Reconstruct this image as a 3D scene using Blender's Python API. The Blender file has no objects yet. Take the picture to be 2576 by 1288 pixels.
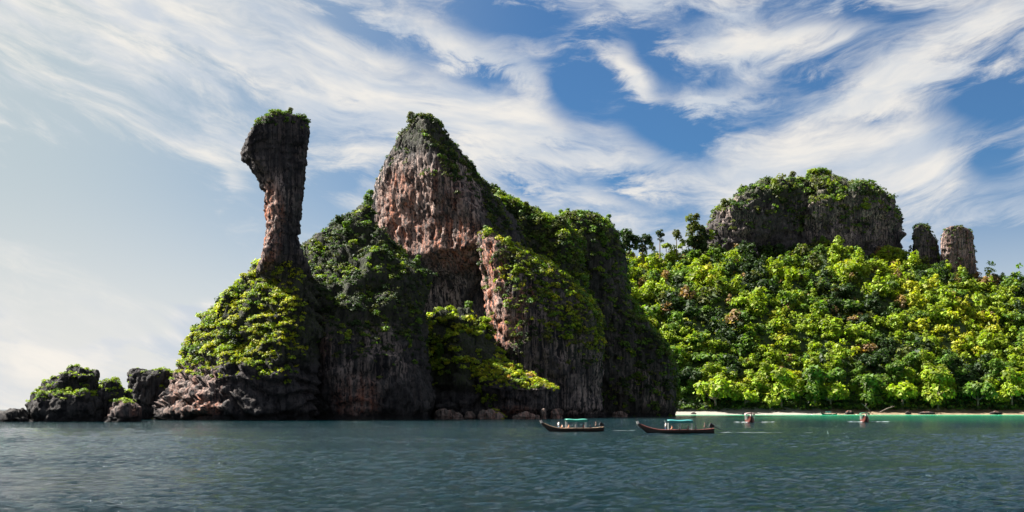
import bpy, math, random
import numpy as np
from mathutils import Vector

# ------------------------------------------------------------------ camera, sky, sun, exposure
scene = bpy.context.scene
COL = scene.collection
F = 2762.0            # focal length, in units of a 2576 px wide frame
CH = 3.85             # eye height above the water
HZ = 1030.0           # row of the horizon in a 2576 x 1288 frame

cam_data = bpy.data.cameras.new("camera")
cam = bpy.data.objects.new("camera", cam_data)
COL.objects.link(cam)
cam.location = (0, 0, CH)
cam.rotation_euler = (math.radians(90), 0, 0)
cam_data.sensor_width = 36.0
cam_data.lens = 36.0 * F / 2576.0
cam_data.shift_y = (HZ - 644.0) / 2576.0
cam_data.clip_start = 0.5
cam_data.clip_end = 80000.0
scene.camera = cam

SUN_EL = math.radians(47.0)
SUN_AZ = math.radians(-69.0)      # measured from +Y (view direction) towards +X
sun_dir = Vector((math.sin(SUN_AZ) * math.cos(SUN_EL), math.cos(SUN_AZ) * math.cos(SUN_EL), math.sin(SUN_EL)))
sd = bpy.data.lights.new("sun", 'SUN')
sd.energy = 5.0
sd.angle = math.radians(0.53)
sd.color = (1.0, 0.95, 0.86)
so = bpy.data.objects.new("sun", sd)
COL.objects.link(so)
so.rotation_euler = sun_dir.to_track_quat('Z', 'Y').to_euler()
so.location = (-300, 0, 400)

scene.view_settings.view_transform = 'Standard'
scene.view_settings.look = 'None'
scene.view_settings.gamma = 1.0
scene.view_settings.exposure = 2.3
scene.view_settings.use_curve_mapping = False
scene.cycles.max_bounces = 5
scene.cycles.diffuse_bounces = 2
scene.cycles.glossy_bounces = 2
scene.cycles.transmission_bounces = 2
scene.cycles.caustics_reflective = False
scene.cycles.caustics_refractive = False


class Tree:
    """small helper for node trees"""
    def __init__(self, nt):
        self.nt = nt

    def n(self, typ, **props):
        nd = self.nt.nodes.new(typ)
        for k, v in props.items():
            setattr(nd, k, v)
        return nd

    def link(self, a, b):
        self.nt.links.new(a, b)

    def put(self, sock, v):
        if hasattr(v, "is_output") or isinstance(v, bpy.types.NodeSocket):
            self.nt.links.new(v, sock)
        else:
            sock.default_value = v

    def math(self, op, a, b=0.0, c=0.0, clamp=False):
        nd = self.n('ShaderNodeMath', operation=op)
        nd.use_clamp = clamp
        self.put(nd.inputs[0], a)
        self.put(nd.inputs[1], b)
        self.put(nd.inputs[2], c)
        return nd.outputs[0]

    def comb(self, x, y, z=0.0):
        nd = self.n('ShaderNodeCombineXYZ')
        self.put(nd.inputs[0], x); self.put(nd.inputs[1], y); self.put(nd.inputs[2], z)
        return nd.outputs[0]

    def noise(self, vec, scale=1.0, detail=5.0, rough=0.55, dist=0.0):
        nd = self.n('ShaderNodeTexNoise')
        self.put(nd.inputs['Vector'], vec)
        nd.inputs['Scale'].default_value = scale
        nd.inputs['Detail'].default_value = detail
        nd.inputs['Roughness'].default_value = rough
        nd.inputs['Distortion'].default_value = dist
        return nd

    def mapping(self, vec, loc=(0, 0, 0), rot=(0, 0, 0), sc=(1, 1, 1), typ='POINT'):
        nd = self.n('ShaderNodeMapping', vector_type=typ)
        self.put(nd.inputs['Vector'], vec)
        nd.inputs['Location'].default_value = loc
        nd.inputs['Rotation'].default_value = rot
        nd.inputs['Scale'].default_value = sc
        return nd.outputs[0]

    def rng(self, v, a, b, c=0.0, d=1.0, smooth=False):
        nd = self.n('ShaderNodeMapRange')
        nd.interpolation_type = 'SMOOTHSTEP' if smooth else 'LINEAR'
        self.put(nd.inputs['Value'], v)
        nd.inputs['From Min'].default_value = a
        nd.inputs['From Max'].default_value = b
        nd.inputs['To Min'].default_value = c
        nd.inputs['To Max'].default_value = d
        return nd.outputs['Result']

    def mix(self, fac, a, b, blend='MIX'):
        nd = self.n('ShaderNodeMix', data_type='RGBA', blend_type=blend)
        self.put(nd.inputs[0], fac)
        self.put(nd.inputs[6], a if not isinstance(a, tuple) else (*a, 1.0))
        self.put(nd.inputs[7], b if not isinstance(b, tuple) else (*b, 1.0))
        return nd.outputs[2]


world = bpy.data.worlds.new("World")
scene.world = world
world.use_nodes = True
world.cycles.sampling_method = 'MANUAL'
world.cycles.sample_map_resolution = 256
wt = Tree(world.node_tree)
world.node_tree.nodes.clear()
w_out = wt.n('ShaderNodeOutputWorld')
w_bg = wt.n('ShaderNodeBackground')
wt.link(w_bg.outputs[0], w_out.inputs[0])
sky = wt.n('ShaderNodeTexSky', sky_type='NISHITA')
sky.sun_disc = False
sky.sun_elevation = SUN_EL
sky.sun_rotation = SUN_AZ
sky.altitude = 10.0
sky.air_density = 1.0
sky.dust_density = 0.4
sky.ozone_density = 2.2
SKY_STRENGTH = 0.05
w_bg.inputs['Strength'].default_value = SKY_STRENGTH

tc = wt.n('ShaderNodeTexCoord')
sx = wt.n('ShaderNodeSeparateXYZ')
wt.link(tc.outputs['Generated'], sx.inputs[0])
az = wt.math('ARCTAN2', sx.outputs[0], sx.outputs[1])
hh = wt.math('SQRT', wt.math('ADD', wt.math('MULTIPLY', sx.outputs[0], sx.outputs[0]),
                             wt.math('MULTIPLY', sx.outputs[1], sx.outputs[1])))
tel = wt.math('DIVIDE', sx.outputs[2], wt.math('MAXIMUM', hh, 0.02))
U = wt.math('MULTIPLY', az, F / 1000.0)                       # azimuth
V = wt.math('MULTIPLY', wt.math('MINIMUM', tel, 3.0), F / 1000.0)   # elevation
du = wt.math('SUBTRACT', U, 0.31)
bend = wt.math('MULTIPLY', wt.math('MULTIPLY', wt.math('MINIMUM', wt.math('MULTIPLY', du, du), 4.0), 0.15), 1.0)
W = wt.math('SUBTRACT', V, bend)
base_vec = wt.comb(U, W)
warp = wt.noise(wt.mapping(base_vec, sc=(1.3, 2.4, 1)), 1.6, 3, 0.5)
wsub = wt.n('ShaderNodeVectorMath', operation='SUBTRACT')
wt.link(warp.outputs['Color'], wsub.inputs[0]); wsub.inputs[1].default_value = (0.5, 0.5, 0.5)
wscl = wt.n('ShaderNodeVectorMath', operation='MULTIPLY')
wt.link(wsub.outputs[0], wscl.inputs[0]); wscl.inputs[1].default_value = (0.35, 0.22, 0)
wadd = wt.n('ShaderNodeVectorMath', operation='ADD')
wt.link(base_vec, wadd.inputs[0]); wt.link(wscl.outputs[0], wadd.inputs[1])
wv = wadd.outputs[0]
n_big = wt.noise(wt.mapping(wv, loc=(3.1, 1.7, 0), sc=(1.0, 2.9, 1)), 1.8, 9, 0.63).outputs['Fac']
n_fine = wt.noise(wt.mapping(wv, loc=(7.3, 2.2, 0), rot=(0, 0, 0.10), sc=(1.0, 2.9, 1)), 5.2, 9, 0.68).outputs['Fac']
cov = wt.math('ADD', wt.math('MULTIPLY', n_big, 0.62), wt.math('MULTIPLY', n_fine, 0.38))


def sky_uv(px, py):
    a = math.atan((px - 1288.0) / F)
    return a * F / 1000.0, (HZ - py) / 1000.0 * math.cos(a)


uv_vec = wt.comb(wt.math('ADD', U, wt.math('MULTIPLY', wt.math('SUBTRACT', n_big, 0.5), 0.30)),
                 wt.math('ADD', V, wt.math('MULTIPLY', wt.math('SUBTRACT', n_fine, 0.5), 0.16)))
# where the cirrus lies thick (+) or opens to the blue (-): column, row, half width, half height, tilt, weight
for (px, py, rx, ry, ang, wgt) in [
        (520, 110, 800, 190, -8, 0.17), (1180, 150, 420, 80, -20, 0.16), (1240, 330, 560, 150, -14, 0.18), (880, 250, 420, 130, -8, 0.10),
        (1950, 490, 680, 200, -4, 0.20), (1900, 115, 330, 55, 6, 0.15), (2230, 200, 330, 70, 14, 0.16),
        (2440, 60, 260, 80, 10, 0.14), (2330, 430, 260, 150, 15, 0.16), (1590, 200, 60, 200, 28, 0.20), (1770, 255, 220, 50, 2, 0.16),
        (490, 805, 90, 70, 30, 0.75), (230, 885, 130, 40, 5, 0.45), (400, 880, 110, 50, 5, 0.5), (575, 470, 75, 75, 60, 0.20), (200, 930, 560, 90, 0, 0.05), (1480, 70, 230, 40, 16, 0.16),
        (1290, 40, 330, 90, -8, -0.34), (950, 90, 330, 60, -20, -0.30), (1460, 210, 150, 200, 15, -0.36),
        (1680, 330, 260, 110, -30, -0.32), (1650, 150, 260, 90, -40, -0.20), (2520, 240, 260, 150, 0, -0.34),
        (2500, 400, 190, 110, 10, -0.26), (120, 470, 700, 420, 0, -0.32), (830, 480, 300, 170, 0, -0.22), (480, 640, 420, 260, 0, -0.18),
        (1230, 205, 210, 60, -12, -0.20), (2540, 640, 300, 110, 8, -0.42), (2050, 215, 180, 80, 0, -0.16),
        (2180, 30, 260, 60, -5, -0.16), (1750, 40, 200, 70, 0, -0.12), (2250, 300, 120, 60, 0, -0.14), (1400, 370, 120, 40, -14, -0.12), (1560, 480, 180, 50, -20, -0.16), (1330, 480, 160, 40, -24, -0.14)]:
    cu, cv = sky_uv(px, py)
    m = wt.mapping(uv_vec, loc=(cu, cv, 0), rot=(0, 0, math.radians(ang)), sc=(rx / 1000.0, ry / 1000.0, 1), typ='TEXTURE')
    g = wt.n('ShaderNodeTexGradient', gradient_type='QUADRATIC_SPHERE')
    wt.link(m, g.inputs[0])
    cov = wt.math('ADD', cov, wt.math('MULTIPLY', g.outputs['Fac'], wgt))
cloud = wt.rng(cov, 0.37, 0.63, 0.0, 1.0, smooth=True)
n_sh = wt.noise(wt.mapping(wv, loc=(1.3, 5.2, 0), sc=(1.0, 3.0, 1)), 3.0, 5, 0.55).outputs['Fac']
K = 0.184 / SKY_STRENGTH
cloud_col = wt.mix(wt.rng(n_sh, 0.35, 0.65, smooth=True), (0.68 * K, 0.74 * K, 0.82 * K), (1.04 * K, 0.99 * K, 0.91 * K))
# thin veil close to the horizon
veil = wt.rng(V, 0.0, 0.62, 0.85, 0.04, smooth=True)
blue = wt.mix(1.0, sky.outputs[0], (0.105, 0.255, 0.375), 'MULTIPLY')
# haze thickening towards the sun's side
aur = wt.rng(wt.math('ABSOLUTE', wt.math('SUBTRACT', az, SUN_AZ)), 0.744, 1.264, 0.92, 0.0, smooth=True)
sky_haze = wt.mix(aur, blue, (0.60 * K, 0.69 * K, 0.715 * K))
sky_veiled = wt.mix(veil, sky_haze, (0.97 * K, 0.93 * K, 0.88 * K))
final_sky = wt.mix(wt.math('MULTIPLY', cloud, 0.94), sky_veiled, cloud_col)
wt.link(final_sky, w_bg.inputs['Color'])

# ------------------------------------------------------------------ numeric helpers
rs = np.random.RandomState(7)
random.seed(7)
_perm = rs.permutation(256)
_perm = np.concatenate([_perm, _perm, _perm])
_grad = rs.normal(size=(256, 3))
_grad /= np.linalg.norm(_grad, axis=1)[:, None]


def perlin(p):
    p = np.asarray(p, dtype=np.float64)
    i = np.floor(p).astype(np.int64)
    f = p - i
    i &= 255
    u = f * f * f * (f * (f * 6 - 15) + 10)
    out = np.zeros(len(p))
    for dx in (0, 1):
        wx = u[:, 0] if dx else 1 - u[:, 0]
        for dy in (0, 1):
            wy = u[:, 1] if dy else 1 - u[:, 1]
            for dz in (0, 1):
                wz = u[:, 2] if dz else 1 - u[:, 2]
                h = _perm[_perm[_perm[(i[:, 0] + dx) & 255] + ((i[:, 1] + dy) & 255)] + ((i[:, 2] + dz) & 255)]
                g = _grad[h]
                d = g[:, 0] * (f[:, 0] - dx) + g[:, 1] * (f[:, 1] - dy) + g[:, 2] * (f[:, 2] - dz)
                out += wx * wy * wz * d
    return out * 1.5


def fbm(p, scale, octaves=4, gain=0.5, seed=0.0):
    """scale: metres per feature, a number or a 3-vector"""
    q = np.asarray(p) / np.asarray(scale, dtype=float) + seed * np.array([13.7, 7.1, 3.3])
    a, s, tot = 1.0, np.zeros(len(q)), 0.0
    for _ in range(octaves):
        s += a * perlin(q); tot += a
        q = q * 2.03 + 17.3; a *= gain
    return s / tot * 1.6


def cells(p, scale, seed=0):
    """cellular noise: distance gap between the two nearest cells, and a random value for the nearest one"""
    q = np.asarray(p) / np.asarray(scale, dtype=float) + seed * 5.31
    i = np.floor(q).astype(np.int64)
    f1 = np.full(len(q), 9.0); f2 = np.full(len(q), 9.0); val = np.zeros(len(q))
    for dx in (-1, 0, 1):
        for dy in (-1, 0, 1):
            for dz in (-1, 0, 1):
                c = i + np.array([dx, dy, dz])
                h = _perm[_perm[_perm[c[:, 0] & 255] + (c[:, 1] & 255)] + (c[:, 2] & 255)]
                jit = _grad[h] * 0.45 + 0.5
                d = np.sqrt((((c + jit) - q) ** 2).sum(1))
                nearer = d < f1
                f2 = np.where(nearer, f1, np.minimum(f2, d))
                val = np.where(nearer, _grad[(h * 7 + 3) & 255, 0], val)
                f1 = np.where(nearer, d, f1)
    return f2 - f1, val


def sstep(x, a, b):
    t = np.clip((x - a) / (b - a), 0, 1)
    return t * t * (3 - 2 * t)


def wx(px, Y):
    return (px - 1288.0) * Y / F


def wz(py, Y):
    return CH + (HZ - py) * Y / F


def make_mesh(name, V_, Q, mats=(), attrs=None, smooth=False, tris=False):
    me = bpy.data.meshes.new(name)
    V_ = np.ascontiguousarray(V_, dtype=np.float32)
    Q = np.ascontiguousarray(Q, dtype=np.int32)
    k = Q.shape[1]
    me.vertices.add(len(V_)); me.vertices.foreach_set("co", V_.ravel())
    me.loops.add(Q.size); me.loops.foreach_set("vertex_index", Q.ravel())
    me.polygons.add(len(Q))
    me.polygons.foreach_set("loop_start", np.arange(0, Q.size, k, dtype=np.int32))
    me.polygons.foreach_set("loop_total", np.full(len(Q), k, dtype=np.int32))
    if smooth:
        me.polygons.foreach_set("use_smooth", np.ones(len(Q), dtype=bool))
    for an, (typ, dat) in (attrs or {}).items():
        at = me.attributes.new(an, typ, 'POINT')
        if typ == 'FLOAT':
            at.data.foreach_set("value", np.ascontiguousarray(dat, dtype=np.float32))
        else:
            at.data.foreach_set("color", np.ascontiguousarray(dat, dtype=np.float32).ravel())
    for m in mats:
        me.materials.append(m)
    me.update(calc_edges=True)
    me.validate()
    return me


def link_obj(name, data, parent=None, loc=None):
    o = bpy.data.objects.new(name, data)
    COL.objects.link(o)
    if parent is not None:
        o.parent = parent
    if loc is not None:
        o.location = loc
    return o


def tag(o, label=None, category=None, group=None, kind=None):
    if label: o["label"] = label
    if category: o["category"] = category
    if group: o["group"] = group
    if kind: o["kind"] = kind
    return o


# ------------------------------------------------------------------ materials
def new_mat(name):
    m = bpy.data.materials.new(name)
    m.use_nodes = True
    m.node_tree.nodes.clear()
    t = Tree(m.node_tree)
    out = t.n('ShaderNodeOutputMaterial')
    return m, t, out


def plain_mat(name, col, rough=0.6, var=0.25, scale=3.0, metallic=0.0, spec=0.4):
    m, t, out = new_mat(name)
    b = t.n('ShaderNodeBsdfPrincipled')
    tcn = t.n('ShaderNodeTexCoord')
    nz = t.noise(tcn.outputs['Object'], scale, 5, 0.6).outputs['Fac']
    lo = tuple(c * (1 - var) for c in col)
    hi = tuple(min(1.0, c * (1 + var)) for c in col)
    t.link(t.mix(t.rng(nz, 0.3, 0.7), lo, hi), b.inputs['Base Color'])
    b.inputs['Roughness'].default_value = rough
    b.inputs['Metallic'].default_value = metallic
    b.inputs['Specular IOR Level'].default_value = spec
    t.link(b.outputs[0], out.inputs[0])
    return m


def rock_mat(name, dark=(0.010, 0.010, 0.0125), mid=(0.042, 0.039, 0.040), pale=(0.29, 0.225, 0.20),
             orange=(0.38, 0.125, 0.062), moss=(0.030, 0.040, 0.013), seed=0.0, pale_amt=1.0, tidal=0.85):
    m, t, out = new_mat(name)
    b = t.n('ShaderNodeBsdfPrincipled')
    tcn = t.n('ShaderNodeTexCoord')
    P = tcn.outputs['Object']
    st = t.noise(t.mapping(P, loc=(seed, 3, 1), sc=(0.30, 0.30, 0.035)), 1.0, 7, 0.62, 0.3).outputs['Fac']
    st2 = t.noise(t.mapping(P, loc=(seed + 9, 1, 2), sc=(0.75, 0.75, 0.055)), 1.0, 6, 0.65, 0.2).outputs['Fac']
    bl = t.noise(t.mapping(P, loc=(seed, 8, 4), sc=(0.09, 0.09, 0.06)), 1.0, 6, 0.6).outputs['Fac']
    fine = t.noise(P, 0.9, 7, 0.65).outputs['Fac']
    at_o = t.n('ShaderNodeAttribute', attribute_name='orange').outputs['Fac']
    at_p = t.n('ShaderNodeAttribute', attribute_name='pale').outputs['Fac']  # pale and orange: real stains, also painted on to brighten sunlit faces
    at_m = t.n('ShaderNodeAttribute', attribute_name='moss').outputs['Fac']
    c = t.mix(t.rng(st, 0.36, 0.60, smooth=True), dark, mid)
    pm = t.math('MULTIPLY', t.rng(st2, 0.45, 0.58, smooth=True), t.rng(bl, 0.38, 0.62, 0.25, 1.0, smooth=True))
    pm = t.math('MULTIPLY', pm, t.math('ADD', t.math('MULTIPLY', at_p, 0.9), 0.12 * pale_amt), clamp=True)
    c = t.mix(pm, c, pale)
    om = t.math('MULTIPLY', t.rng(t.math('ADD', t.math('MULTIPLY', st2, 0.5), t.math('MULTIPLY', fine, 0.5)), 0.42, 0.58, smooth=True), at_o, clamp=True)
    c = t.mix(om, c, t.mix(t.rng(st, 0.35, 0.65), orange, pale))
    mm = t.math('MULTIPLY', t.rng(fine, 0.35, 0.6, smooth=True), at_m, clamp=True)
    c = t.mix(mm, c, moss)
    # black lichen streaks
    ds = t.noise(t.mapping(P, loc=(seed + 4, 2, 7), sc=(1.3, 1.3, 0.07)), 1.0, 5, 0.6, 0.3).outputs['Fac']
    c = t.mix(t.rng(ds, 0.52, 0.64, 0.0, 0.88, smooth=True), c, tuple(x * 0.8 for x in dark))
    # black tidal band just above the sea
    sz = t.n('ShaderNodeSeparateXYZ'); t.link(P, sz.inputs[0])
    tide = t.rng(t.math('ADD', sz.outputs[2], t.math('MULTIPLY', fine, 2.0)), 2.2, 3.6, tidal, 0.0, smooth=True)
    c = t.mix(tide, c, (0.010, 0.010, 0.011))
    t.link(c, b.inputs['Base Color'])
    b.inputs['Roughness'].default_value = 0.9
    b.inputs['Specular IOR Level'].default_value = 0.15
    bv = t.math('ADD', t.math('MULTIPLY', fine, 1.0), t.math('MULTIPLY', st2, 0.8))
    bp = t.n('ShaderNodeBump')
    bp.inputs['Strength'].default_value = 0.9
    bp.inputs['Distance'].default_value = 1.1
    t.link(bv, bp.inputs['Height'])
    t.link(bp.outputs[0], b.inputs['Normal'])
    t.link(b.outputs[0], out.inputs[0])
    return m


def leaf_mat(name):
    m, t, out = new_mat(name)
    col = t.n('ShaderNodeAttribute', attribute_name='Col').outputs['Color']
    df = t.n('ShaderNodeBsdfPrincipled')
    df.inputs['Roughness'].default_value = 0.62
    df.inputs['Specular IOR Level'].default_value = 0.25
    t.link(col, df.inputs['Base Color'])
    tr = t.n('ShaderNodeBsdfTranslucent')
    hs = t.mix(1.0, col, (1.12, 1.2, 0.45), 'MULTIPLY')
    t.link(hs, tr.inputs['Color'])
    mx = t.n('ShaderNodeMixShader')
    mx.inputs[0].default_value = 0.40
    t.link(df.outputs[0], mx.inputs[1]); t.link(tr.outputs[0], mx.inputs[2])
    t.link(mx.outputs[0], out.inputs[0])
    return m


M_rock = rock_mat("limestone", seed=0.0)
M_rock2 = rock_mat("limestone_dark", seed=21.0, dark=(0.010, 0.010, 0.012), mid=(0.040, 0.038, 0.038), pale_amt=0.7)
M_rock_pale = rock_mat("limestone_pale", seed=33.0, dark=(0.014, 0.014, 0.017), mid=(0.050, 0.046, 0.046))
M_boulder = rock_mat("shore_limestone", seed=5.0, dark=(0.03, 0.028, 0.026), mid=(0.13, 0.11, 0.095), tidal=0.0)
M_leaf = leaf_mat("leaves")
M_bark = plain_mat("bark", (0.13, 0.10, 0.075), 0.9, 0.35, 1.2)
M_sand = None

# ------------------------------------------------------------------ water
def water_material():
    m, t, out = new_mat("sea_water")
    b = t.n('ShaderNodeBsdfPrincipled')
    geo = t.n('ShaderNodeNewGeometry')
    P = geo.outputs['Position']
    s = t.n('ShaderNodeSeparateXYZ'); t.link(P, s.inputs[0])
    deep = t.mix(t.rng(t.noise(t.mapping(P, sc=(0.012, 0.02, 0)), 1.0, 3, 0.5).outputs['Fac'], 0.35, 0.65),
                 (0.0007, 0.0105, 0.0150), (0.0012, 0.0120, 0.0155))
    # the bed shelves up to the beach: green shallows
    wob = t.math('MULTIPLY', t.math('SUBTRACT', t.noise(t.mapping(P, sc=(0.01, 0.01, 0)), 1.0, 3, 0.5).outputs['Fac'], 0.5), 160.0)
    yy = t.math('ADD', s.outputs[1], wob)
    offx = t.rng(s.outputs[0], 60.0, 150.0, 0.0, 1.0, smooth=True)
    sh1 = t.math('MULTIPLY', t.rng(yy, 250.0, 560.0, 0.0, 1.0, smooth=True), offx)
    sh2 = t.math('MULTIPLY', t.rng(yy, 600.0, 800.0, 0.0, 1.0, smooth=True), offx)
    c = t.mix(sh1, deep, (0.003, 0.080, 0.042))
    c = t.mix(sh2, c, (0.022, 0.30, 0.16))
    t.link(c, b.inputs['Base Color'])
    b.inputs['IOR'].default_value = 1.33
    b.inputs['Specular Tint'].default_value = (0.45, 0.88, 1.0, 1.0)
    b.inputs['Roughness'].default_value = 0.08
    b.inputs['Specular IOR Level'].default_value = 0.20
    n1 = t.noise(t.mapping(P, sc=(1.3, 2.0, 1)), 1.0, 6, 0.65, 0.5).outputs['Fac']
    n2 = t.noise(t.mapping(P, loc=(4, 2, 0), rot=(0, 0, 0.4), sc=(0.22, 0.42, 1)), 1.0, 4, 0.55, 0.3).outputs['Fac']
    n3 = t.noise(t.mapping(P, loc=(14, 2, 0), rot=(0, 0, -0.3), sc=(4.0, 5.5, 1)), 1.0, 4, 0.6, 0.3).outputs['Fac']
    h = t.math('ADD', t.math('ADD', t.math('MULTIPLY', n1, 0.8), t.math('MULTIPLY', n2, 0.9)), t.math('MULTIPLY', n3, 0.2))
    bp = t.n('ShaderNodeBump')
    bp.inputs['Strength'].default_value = 1.0
    bp.inputs['Distance'].default_value = 1.0
    t.link(h, bp.inputs['Height'])
    t.link(bp.outputs[0], b.inputs['Normal'])
    t.link(b.outputs[0], out.inputs[0])
    return m


def build_water():
    nc = 400
    rows = np.concatenate([np.linspace(-60, 30, 10), 34.0 * (230.0 / 34.0) ** np.linspace(0, 1, 400), 240.0 * (900.0 / 240.0) ** np.linspace(0, 1, 40), [1300.0, 2500.0, 6000.0, 15000.0, 40000.0]])
    tt = np.linspace(-1, 1, nc)
    half = np.maximum(np.abs(rows), 30.0) * 0.62 + 10.0
    half[-5:] = [1600, 3500, 9000, 22000, 50000]
    X = tt[None, :] * half[:, None]
    Yg = np.repeat(rows[:, None], nc, 1)
    p = np.stack([X.ravel(), Yg.ravel(), np.zeros(X.size)], 1)
    spacing = np.gradient(rows)
    keep = np.repeat(spacing[:, None], nc, 1).ravel()
    wind = 0.75 + 0.7 * fbm(p, (45, 28, 1), 2, 0.5, 6)
    z = 0.10 * fbm(p, (4.6, 2.8, 1), 2, 0.5, 1)
    z += wind * np.clip(1.5 - keep, 0, 1) * (0.20 * (0.5 - np.abs(fbm(p, (1.9, 1.25, 1), 2, 0.5, 2)) * 1.6) + 0.07 * fbm(p, (0.9, 0.65, 1), 2, 0.5, 4))
    z += 0.06 * fbm(p, (24, 15, 1), 2, 0.5, 3)
    z *= np.clip(1.8 - keep / 6.0, 0, 1)
    p[:, 2] = z - 0.05
    R, C = X.shape
    i = np.arange(R * C).reshape(R, C)
    Q = np.stack([i[:-1, :-1], i[:-1, 1:], i[1:, 1:], i[1:, :-1]], -1).reshape(-1, 4)
    me = make_mesh("sea", p, Q, [water_material()], smooth=True)
    o = link_obj("sea", me)
    tag(o, kind="structure")


build_water()

# ------------------------------------------------------------------ rock masses
def loft(levels, Yref, res=0.8, seed=0.0, amp=(4.0, 1.6, 0.7), flute=0.9, ledge=0.0, ledge_h=5.0,
         dome=4.0, notch=1.5, block=0.7, sharp=2, big=(26.0, 26.0, 34.0), dispfn=None):
    """levels: (row, [(column, depth), ...]) listed from the top down or bottom up, polygons run the same way round"""
    lv = sorted(levels, key=lambda l: -l[0])
    zs = np.array([wz(l[0], Yref) for l in lv])
    polys = []
    for l in lv:
        P = np.array([[wx(a, y), y] for a, y in l[1]])
        for _ in range(sharp):
            nx = np.roll(P, -1, 0)
            P = np.stack([0.78 * P + 0.22 * nx, 0.22 * P + 0.78 * nx], 1).reshape(-1, 2)
        polys.append(P)
    polys = np.array(polys)
    seg = np.linalg.norm(np.roll(polys, -1, 1) - polys, axis=2).mean(0)
    per = seg.sum()
    M = int(max(24, per / res))
    u = np.concatenate([[0], np.cumsum(seg)]) / per
    uu = np.linspace(0, 1, M, endpoint=False)
    closed = np.concatenate([polys, polys[:, :1]], 1)
    res_p = np.zeros((len(zs), M, 2))
    for k in range(len(zs)):
        for a in (0, 1):
            res_p[k, :, a] = np.interp(uu, u, closed[k, :, a])
    nz = int(max(8, (zs[-1] - zs[0]) / res))
    zf = np.linspace(zs[0], zs[-1], nz)
    G = np.zeros((nz, M, 3))
    for a in (0, 1):
        for j in range(M):
            G[:, j, a] = np.interp(zf, zs, res_p[:, j, a])
    G[:, :, 2] = zf[:, None]
    # cap
    top = G[-1].copy()
    cen = top.mean(0)
    r = np.linalg.norm(top[:, :2] - cen[:2], axis=1).mean()
    kc = int(max(4, min(40, r / res)))
    cap = []
    for k in range(1, kc + 1):
        s = 1 - k / (kc + 0.001)
        row = cen + (top - cen) * s
        row[:, 2] = top[:, 2] + dome * math.sqrt(max(0.0, 1 - s * s))
        cap.append(row)
    G = np.concatenate([G, np.array(cap)], 0)
    R = G.shape[0]

    def normals(G):
        du_ = np.roll(G, -1, 1) - np.roll(G, 1, 1)
        dv_ = np.gradient(G, axis=0)
        n = np.cross(du_, dv_)
        n /= np.maximum(np.linalg.norm(n, axis=2), 1e-9)[:, :, None]
        return n
    area = 0.5 * np.sum(polys[0][:, 0] * np.roll(polys[0][:, 1], -1) - np.roll(polys[0][:, 0], -1) * polys[0][:, 1])
    sgn = 1.0 if area > 0 else -1.0
    N = normals(G) * sgn
    p = G.reshape(-1, 3)
    d = amp[0] * fbm(p, big, 3, 0.5, seed)
    d += amp[1] * fbm(p, (8.0, 8.0, 12.0), 3, 0.5, seed + 1)
    d += amp[2] * fbm(p, (2.0, 2.0, 2.2), 3, 0.6, seed + 2)
    if flute:
        fl = fbm(p, (4.0, 4.0, 22.0), 3, 0.6, seed + 3)
        d += 0.75 * flute * (0.5 - np.abs(fl) * 2.0)
    if ledge:
        ph = p[:, 2] / ledge_h + 1.3 * fbm(p, 22.0, 2, 0.5, seed + 5)
        saw = ph - np.floor(ph)
        d += ledge * (0.5 - saw) * (0.6 + 0.8 * np.clip(fbm(p, 14.0, 2, 0.5, seed + 6) + 0.5, 0, 1))
    if block:
        gap, val = cells(p + np.stack([fbm(p, 9.0, 2, 0.5, seed + 11), fbm(p, 9.0, 2, 0.5, seed + 12), fbm(p, 9.0, 2, 0.5, seed + 13)], 1) * 2.5, (4.6, 4.6, 8.5), seed)
        d += block * (val * 1.3 - 0.9 * np.exp(-gap * 9.0))
        gap, val = cells(p + fbm(p, 5.0, 2, 0.5, seed + 14)[:, None] * 1.2, (1.9, 1.9, 3.0), seed + 2)
        d += block * 0.45 * (val * 1.2 - 0.8 * np.exp(-gap * 8.0))
    if notch:
        d -= notch * sstep(p[:, 2], 4.2, 1.6) * (0.8 + 0.6 * fbm(p, 9.0, 2, 0.5, seed + 8))
    if dispfn is not None:
        d += dispfn(p)
    fade = np.ones((R, M))
    for k in range(kc):
        fade[R - 1 - k, :] = min(1.0, k / 5.0)
    d = d * fade.ravel()
    Nn = N.reshape(-1, 3)
    p = p + Nn * d[:, None]
    G = p.reshape(R, M, 3)
    N = normals(G) * sgn
    i = np.arange(R * M).reshape(R, M)
    j = np.roll(i, -1, 1)
    Q = np.stack([i[:-1], j[:-1], j[1:], i[1:]], -1).reshape(-1, 4)
    if sgn < 0:
        Q = Q[:, ::-1]
    return p, Q, N.reshape(-1, 3)


def rock_object(name, lof, mat, label, category="cliff", attrs=None, group=None):
    p, Q, N = lof
    at = {}
    n = len(p)
    for k in ("orange", "pale", "moss"):
        fn = (attrs or {}).get(k)
        at[k] = ('FLOAT', np.zeros(n) if fn is None else np.clip(fn(p, N), 0, 1))
    base = np.array([p[:, 0].mean(), p[:, 1].mean(), 0.0])
    me = make_mesh(name, p - base, Q, [mat], at, smooth=False)
    o = link_obj(name, me, loc=base)
    tag(o, label, category, group)
    return o


LIME = np.array([0.178, 0.240, 0.013]); YEL = np.array([0.275, 0.285, 0.013]); MIDG = np.array([0.075, 0.135, 0.014])
DARKG = np.array([0.022, 0.044, 0.011]); OLIVE = np.array([0.078, 0.095, 0.021]); BROWN = np.array([0.20, 0.13, 0.060])
ORNG = np.array([0.33, 0.20, 0.035])


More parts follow.
